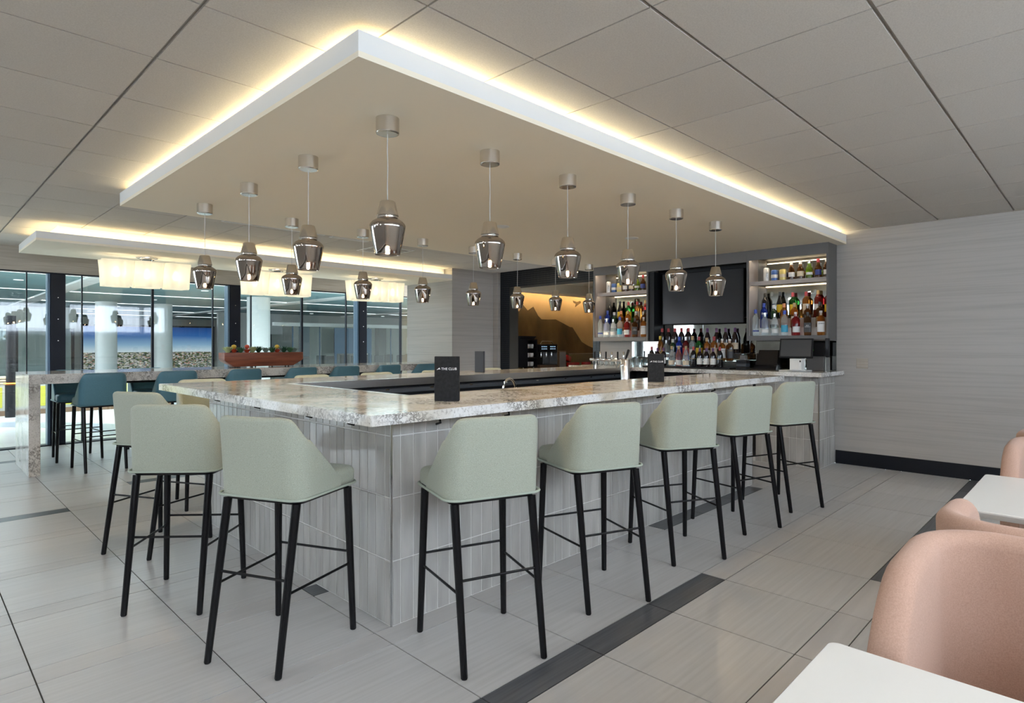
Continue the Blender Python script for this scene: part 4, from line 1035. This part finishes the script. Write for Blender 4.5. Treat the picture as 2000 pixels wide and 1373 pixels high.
# mountain print: thin printed layer on the gold wall, outline as in the photo
def m_at(px, py, Y):
    u, v = (px-1000)/1178.46, -(py-672.56)/1178.46
    rx, ry = _c+u*_s, _s-u*_c; t_ = Y/ry
    return (rx*t_, CAMH+v*t_)
mo = lambda x, y: m_at(970+x/6.864, 560+y/6.864, 8.62)
outl = [(120,420),(175,330),(240,300),(300,330),(350,240),(415,318),(490,268),(555,390),(600,436),(680,440),(790,438),(870,480),(980,540),(1015,545),(1075,640),(1140,740),(1220,790),(1290,820),(1330,1200),(60,1200),(60,560)]
mp_ = thing('mountain_mural', 'dark mountain print on the golden wall of the coffee room', 'mural', (8.2, 8.619, 0))
mb = MB(); pts = [mo(*p) for p in outl]
mb.loft([[(x-8.2, -.004, z) for x, z in pts], [(x-8.2, -.0005, z) for x, z in pts]]).obj('mountain', 'mountain_print', mp_)
mb = MB(); pts = [mo(*p) for p in [(1020,185),(1075,205),(1120,190),(1130,215),(1075,255),(1050,275),(1060,230),(1030,215)]]
mb.loft([[(x-8.2, -.004, z) for x, z in pts], [(x-8.2, -.0005, z) for x, z in pts]]).obj('branch', 'mountain_print', mp_)
cc = thing('coffee_counter', 'dark wooden counter under the coffee machines', 'counter', (8.15, 7.96, 0))
MB().rbox(0, 0, .86, 4.6, .65, .90, .003).obj('top', 'stone_table', cc); MB().rbox(.02, .03, 0, 4.58, .64, .859, .003).obj('body', 'counter_wood', cc)
cz = .9005
cb = thing('cup_cabinet', 'black cup warming cabinet beside the coffee machine', 'cabinet', (8.62, 8.20, cz))
MB().rbox(-.33, -.12, .05, .02, .16, .60, .004).obj('body', 'black', cb)
MB().rbox(.021, .10, .05, .30, .16, .60, .003).obj('back', 'black', cb); MB().rbox(.28, -.12, .05, .30, .0995, .60, .002).obj('side', 'black', cb)
for k in range(4): MB().rbox(.0205, -.12, .05+.175*k, .279, .0995, .068+.175*k, .002).obj('shelf', 'black', cb)
MB().loft([[(x, y, .601) for x, y in rrect(-.20, -.10, .26, .15, .05)], [(x, y, .66) for x, y in rrect(-.24, -.14, .30, .19, .06)]]).obj('top_tray', 'black', cb, 40)
for xx in (-.28, -.05, .25):
    MB().tube([(xx, -.06, 0), (xx, -.06, .0498)], .012, 10).obj('foot', 'steel', cb, 60)
for k in range(3):
    for q in range(2):
        cu = tag(link('coffee_cup', None, None, (8.62+.085+.12*q, 8.20-.04, cz+.0685+.175*k)), 'white coffee cup on the %s shelf of the cup cabinet, %s' % (('bottom','middle','top')[k], ('left','right')[q]), 'cup', 'cups in the cup cabinet')
        MB().lathe([(.03,0),(.042,.004),(.045,.085),(.042,.085),(.038,.008),(.01,.007)], 16, cap=False).obj('body', 'white_plastic', cu, 50)
        MB().tube([(.043,0,.07),(.066,0,.065),(.068,0,.035),(.043,0,.025)], .005, 8).obj('handle', 'white_plastic', cu, 60)
em = thing('coffee_machine', 'black and steel espresso machine with blue lit buttons', 'coffee machine', (9.25, 8.22, cz))
MB().rbox(-.26, -.16, .02, .26, .20, .08, .004).obj('drip_tray', 'counter_wood', em); MB().rbox(-.26, .05, .081, .26, .20, .46, .004).obj('body', 'black_gloss', em)
MB().rbox(-.26, -.16, .34, .26, .049, .50, .006).obj('head', 'black', em); MB().rbox(.261, -.15, .02, .275, .20, .46, .003).obj('side_panel', 'steel', em)
for k in range(3): MB().tube([(-.16+.16*k, -.08, .339), (-.16+.16*k, -.08, .27), (-.16+.16*k, -.09, .24)], .02, 12).obj('spout', 'chrome', em, 60)
for a in range(2):
    for i in range(4):
        for j in range(2): MB().rbox(-.22+.26*a+.045*i, -.1625, .40+.045*j, -.205+.26*a+.045*i, -.1602, .415+.045*j, .001, 1).obj('button', 'led_blue', em)
MB().tube([(-.2,-.1,.501),(-.15,-.1,.56),(.15,-.1,.56),(.2,-.1,.501)], .008, 8).obj('cup_rail', 'steel', em, 60)
for xx in (-.22, .22): MB().tube([(xx, 0, 0), (xx, 0, .02)], .02, 10).obj('foot', 'black', em, 60)
dp = thing('milk_fridge', 'dark brown cooler box right of the coffee machine', 'cooler', (9.68, 8.22, cz)); MB().rbox(-.11, -.16, .0, .11, .2, .36, .005).obj('body', 'counter_wood', dp); MB().rbox(-.10, -.165, .02, .10, -.1605, .34, .002).obj('door', 'cabinet_inner', dp)
dc = thing('display_case', 'clear pastry display case holding red containers', 'display case', (10.28, 8.22, cz))
MB().box(-.45, -.2, 0, .45, .2, .02).obj('base', 'steel', dc); MB().box(-.45, -.2, .0205, .45, -.196, .30).box(-.45, -.1955, .296, .45, .2, .30).obj('glass', 'glass_pane', dc)
MB().tube([(-.45, -.2, .302), (.45, -.2, .302)], .006, 8).obj('edge_trim', 'steel', dc, 60)
for i, (xx, zz, s_) in enumerate(((-.25, .021, .08), (-.05, .021, .07), (.30, .021, .10))):
    tag(MB().lathe([(.7*s_, 0), (s_, .01), (s_*1.05, .09), (s_*.98, .09), (s_*.9, .012)], 20, cap=False).obj('bowl', 'red_plastic', None, 50, (10.28+xx, 8.14, cz+zz)), ('small red bowl at the left of the display case', 'small red bowl in the middle of the display case', 'larger red bowl at the right of the display case')[i], 'bowl', 'red bowls')
rb = tag(MB().rbox(-.12, -.05, 0, .12, .05, .12, .02).obj('red_canister', 'red_plastic', None, 40, (10.12, 8.30, cz+.136)), 'tilted red canister in the display case', 'canister'); rb.rotation_euler = (0, .22, .3)
st_ = tag(MB().rbox(-.1, -.06, 0, .1, .06, .085, .003).obj('canister_stand', 'black', None, None, (10.14, 8.30, cz+.021)), 'black stand under the tilted red canister', 'stand')

# ================================================================== TABLES AND PINK CHAIRS at the right
def cafe_table(x0, x1, label):
    cx_, cy_ = (x0+x1)/2, .44-.36
    t = thing('cafe_table', label, 'table', (cx_, cy_, 0), 0, 'white cafe tables')
    hx = (x1-x0)/2
    loops = [[(x, y, z) for x, y in rrect(-hx+i_, -.36+i_, hx-i_, .36-i_, .02)] for i_, z in ((.022, .708), (.006, .722), (0, .732), (0, .737), (.003, .740))]
    MB().loft(loops).obj('top', 'table_white', t, 30)
    MB().lathe([(.03, .008), (.03, .7075)], 20).obj('column', 'black_metal', t, 40); MB().lathe([(.22, 0), (.22, .006), (.03, .012)], 32).obj('base', 'black_metal', t, 40)
cafe_table(.58, 1.457, 'white square cafe table in the near right corner'); cafe_table(3.005, 3.878, 'white square cafe table between the pink chairs')
def make_tub():
    r = link('tub_chair', None)          # faces local +x, back at -x ; width along y
    hw, yr, yf, rc = .315, -.30, .30, .20
    path = []
    for i in range(10): path.append((yf+(yr+rc-yf)*i/10, hw, (0, 1)))
    for i in range(12):
        a = PI/2+i*PI/2/12; path.append((yr+rc+rc*math.cos(a), hw-rc+rc*math.sin(a), (math.cos(a), math.sin(a))))
    for i in range(7): path.append((yr, (hw-rc)*(1-2*i/6), (-1, 0)))
    for i in range(1, 13):
        a = PI+i*PI/2/12; path.append((yr+rc+rc*math.cos(a), -hw+rc+rc*math.sin(a), (math.cos(a), math.sin(a))))
    for i in range(1, 11): path.append((yr+rc+(yf-yr-rc)*i/10, -hw, (0, -1)))
    loops = []
    for x, y, nn in path:
        u = (x-yr)/(yf-yr); h = .885-.02*u if u < .6 else .873-.175*((u-.6)/.4)**2.0
        th = .075; rr = th/2; z0 = .30; loop = []
        def pt(o_, z):
            t_ = max(0, (z-.40)/.48); fl = 1+.03*t_
            return ((x-nn[0]*o_)*fl, (y-nn[1]*o_)*fl, z)
        for j in range(6): loop.append(pt(0 if j else .02, z0+(h-rr-z0)*j/5))
        for j in range(1, 8): a = PI*j/8; loop.append(pt(rr-rr*math.cos(a), h-rr+rr*math.sin(a)))
        for j in range(6): loop.append(pt(th, h-rr-(h-rr-z0)*j/5))
        loops.append(loop)
    MB().loft(loops).obj('backrest', 'pink_fabric', r, 60)
    MB().loft([[(x, y, z) for x, y in rrect(-.225+i_, -.238+i_, .315-i_, .238-i_, .05)] for i_, z in ((.01, .32), (0, .335), (0, .435), (.012, .455), (.05, .465))]).obj('seat', 'pink_fabric', r, 50)
    for sx in (-1, 1):
        for sy in (-1, 1):
            MB().tube([(sx*.18, sy*.18, .3195), (sx*.22, sy*.22, 0.0)], .016, 12, False, .012).obj('leg', 'black_metal', r, 60)
    return r
tub = make_tub(); ut = [False]
for x, rz, lab in ((1.83, PI, 'pink upholstered tub chair facing the nearest white table'), (2.47, 0, 'pink upholstered tub chair back to back with the nearest chair'), (4.235, PI, 'peach pink tub chair facing the second white table from beyond'), (4.88, 0, 'pink tub chair farthest along the row, by the right wall')):
    o = tub if not ut[0] else copy_tree(tub); ut[0] = True
    o.location = (x, .07, 0); o.rotation_euler = (0, 0, rz); tag(o, lab, 'armchair', 'pink tub chairs')

# ================================================================== CONCOURSE beyond the glass
struct(MB().box(-14, GY+.12, -.06, 42, 41, 0).obj('floor_concourse', 'concourse_floor'))
mb = MB(); pts_o, pts_i = [], []
for i in range(25):
    a = PI*(.02+.5*i/24); pts_o.append((-1.6+4.6*math.cos(a), 10.7+4.4*math.sin(a))); pts_i.append((-1.6+3.9*math.cos(a), 10.7+3.75*math.sin(a)))
mb.v = [(x, y, .002) for x, y in pts_o]+[(x, y, .002) for x, y in pts_i]; mb.f = [(i, i+1, 26+i, 25+i) for i in range(24)]
struct(mb.obj('floor_stripe', 'concourse_stripe'))
cce = struct(MB().box(-14, 15.2, 2.95, 42, 41, 3.05).box(-14, GY+.16, 2.95, 42, 13.4, 3.05).obj('ceiling_concourse', 'concourse_ceiling'))  # unseen gap between the two slabs, added to let daylight brighten the concourse
for k in range(5):
    MB().box(-12, 16.5+5.0*k, 2.93, 40, 16.54+5.0*k, 2.949).obj('light_strip', 'strip_cool', cce)
for k in range(6): MB().box(-4+7*k, 15.2, 2.90, -3.6+7*k, 40, 2.9485).obj('beam', 'white_paint', cce)
for k in range(40):
    MB().lathe([(.10, 2.944), (.10, 2.949)], 14, 2+ (k % 8)*4.2, 18.6+5*(k//8)).obj('spotlight', 'strip_cool', cce)
struct(MB().box(-14, 41, 0, 42, 41.2, 3.0).obj('wall_concourse', 'concourse_wall'))
struct(MB().box(42, GY+.12, 0, 42.2, 41, 3.05).box(-14, GY+.10, 0, BACK_X, GY+.14, 3.05).box(9.4, GY+.10, 0, 42, GY+.14, 3.05).obj('wall_concourse_ends', 'concourse_wall'))
def far(px, py, Y): x, z = m_at(px, py, Y); return x, z
# shop front and city panorama on the far side
YF = 30.0
bl = thing('city_panorama', 'wide backlit panorama of a white town under deep blue sky', 'billboard', (5.3, YF, 0))
MB().box(.0, 0, 0.2, 5.05, .1, 2.165).obj('print', 'city_print', bl); MB().box(-.08, -.02, .12, 0, .12, 2.24).box(5.05, -.02, .12, 5.13, .12, 2.24).box(-.08, -.02, 2.166, 5.13, .12, 2.24).obj('frame', 'black', bl); MB().box(-.08, 0, 0, 5.13, .1, .119).obj('plinth', 'shop_grey', bl)
sg = thing('shop_front', 'grey glazed shop front with dark door frames left of the panorama', 'shop front', (0, YF+.5, 0))
MB().box(-12, .3, 0, 5.1, .5, 2.2).obj('back_wall', 'shop_grey', sg); MB().box(-12, -.3, 2.05, 5.1, .29, 2.9).obj('fascia', 'concourse_wall', sg)
for i, x in enumerate((.6, 2.0, 3.2, 4.4, 5.0)): MB().box(x-.05, -.2, 0, x+.05, -.1, 2.045).obj('post', 'black', sg)
MB().box(.65, -.16, 0, 4.95, -.15, 2.04).obj('glazing', 'glass_pane', sg)
wl = thing('glass_lounge', 'glass walled seating area far across the concourse', 'lounge', (14, 24, 0))
MB().box(-3.4, 6.0, 0, 12, 6.2, 2.94).obj('back_wall', 'shop_grey', wl); MB().box(-3.4, -.1, 2.15, 12, .1, 2.3).obj('fascia', 'white_paint', wl)
for i in range(12): MB().box(-2.6+i*1.2, -.02, 0, -2.56+i*1.2, .02, 2.149).obj('mullion', 'mullion_blue', wl); MB().box(-2.555+i*1.2, -.005, 0, -1.405+i*1.2, .005, 2.149).obj('pane', 'glass_pane', wl)
for i, x in enumerate((-1.9, .6, 2.6, 5.2, 7.4)): MB().box(x, 5.6, 0, x+(.9, .4, 1.3, .5, 1.0)[i], 5.99, (1.9, 2.4, 2.0, 2.5, 1.8)[i]).obj('wall_panel', ('shop_dark', 'mullion_blue', 'shop_dark', 'shop_dark', 'white_paint')[i], wl)
sgn = thing('advertising_stand', 'dark blue free-standing panel across the concourse behind the planter', 'stand', (13.9, 23.4, 1.0))
MB().box(-.9, 0, 0, .9, .06, 1.1).obj('panel', 'mullion_blue', sgn)
MB().box(-.9, .01, -1.0, -.8, .05, -.0005).box(.8, .01, -1.0, .9, .05, -.0005).obj('leg', 'mullion_blue', sgn)
# seats far across the concourse
def make_seat():
    r = link('airport_chair', None)
    MB().rbox(-.24, -.22, .40, .24, .24, .46, .02).obj('seat', 'shop_dark', r); MB().rbox(-.24, .20, .461, .24, .26, .88, .02).obj('backrest', 'slate', r)
    for sx in (-1, 1):
        for sy in (-1, 1): MB().tube([(sx*.2, sy*.18, 0), (sx*.2, sy*.18, .3995)], .015, 8).obj('leg', 'steel', r, 60)
    return r
seat = make_seat(); us = [False]; n_ = 0
for rr, yy in enumerate((24.8, 26.6)):
    for i in range(9):
        o = seat if not us[0] else copy_tree(seat); us[0] = True
        o.location = (12.2+i*1.25+.5*rr, yy, 0); o.rotation_euler = (0, 0, PI); tag(o, 'dark chair across the concourse, %s row, %s from left' % (('front','rear')[rr], ORD[i]), 'chair', 'far concourse chairs')
# white round columns
for i, (px, Y, r_) in enumerate(((207.5, 26.0, .34), (318.5, 26.0, .32), (505, 20.0, .36))):
    x, z = m_at(px, 640, Y)
    o = thing('round_column', ('white round column in front of the panorama, left one', 'white round column in front of the panorama, right one', 'thick white round column behind the planter')[i], 'column', (x, Y, 0), 0, 'white concourse columns')
    MB().lathe([(r_, .12), (r_, 2.949)], 40).obj('shaft', 'column_white', o, 40); MB().lathe([(r_+.01, 0), (r_+.01, .1195)], 40).obj('base_band', 'steel', o, 40)
# low bench units with yellow panels, post with orange light
bu = thing('concourse_bench', 'low louvred bench unit with yellow panels beyond the glass', 'bench', (-2.0, 15.3, 0))
MB().box(0, 0, 0, 6.4, .5, .10).obj('plinth', 'counter_wood', bu); MB().box(0, .02, .101, 6.4, .5, .62).obj('body', 'shop_grey', bu)
for i in range(9): MB().rbox(.15+i*.70, -.004, .16, .60+i*.70, .0195, .56, .004, 1).obj('panel', 'yellow_panel', bu)
for k in range(3): MB().box(0, .0, .625+.05*k, 6.4, .5, .66+.05*k).obj('louvre', 'l_cream', bu)
po = thing('light_bollard', 'slim black post with an orange light beyond the glass', 'post', (1.50, 15.0, 0))
MB().lathe([(.09, 0), (.09, .62), (.06, .64)], 20).obj('base', 'black', po, 40); MB().lathe([(.115, .645), (.115, .66)], 20).obj('light_ring', 'led_orange', po, 40); MB().lathe([(.075, .661), (.075, 1.95)], 20).obj('post', 'black', po, 40)
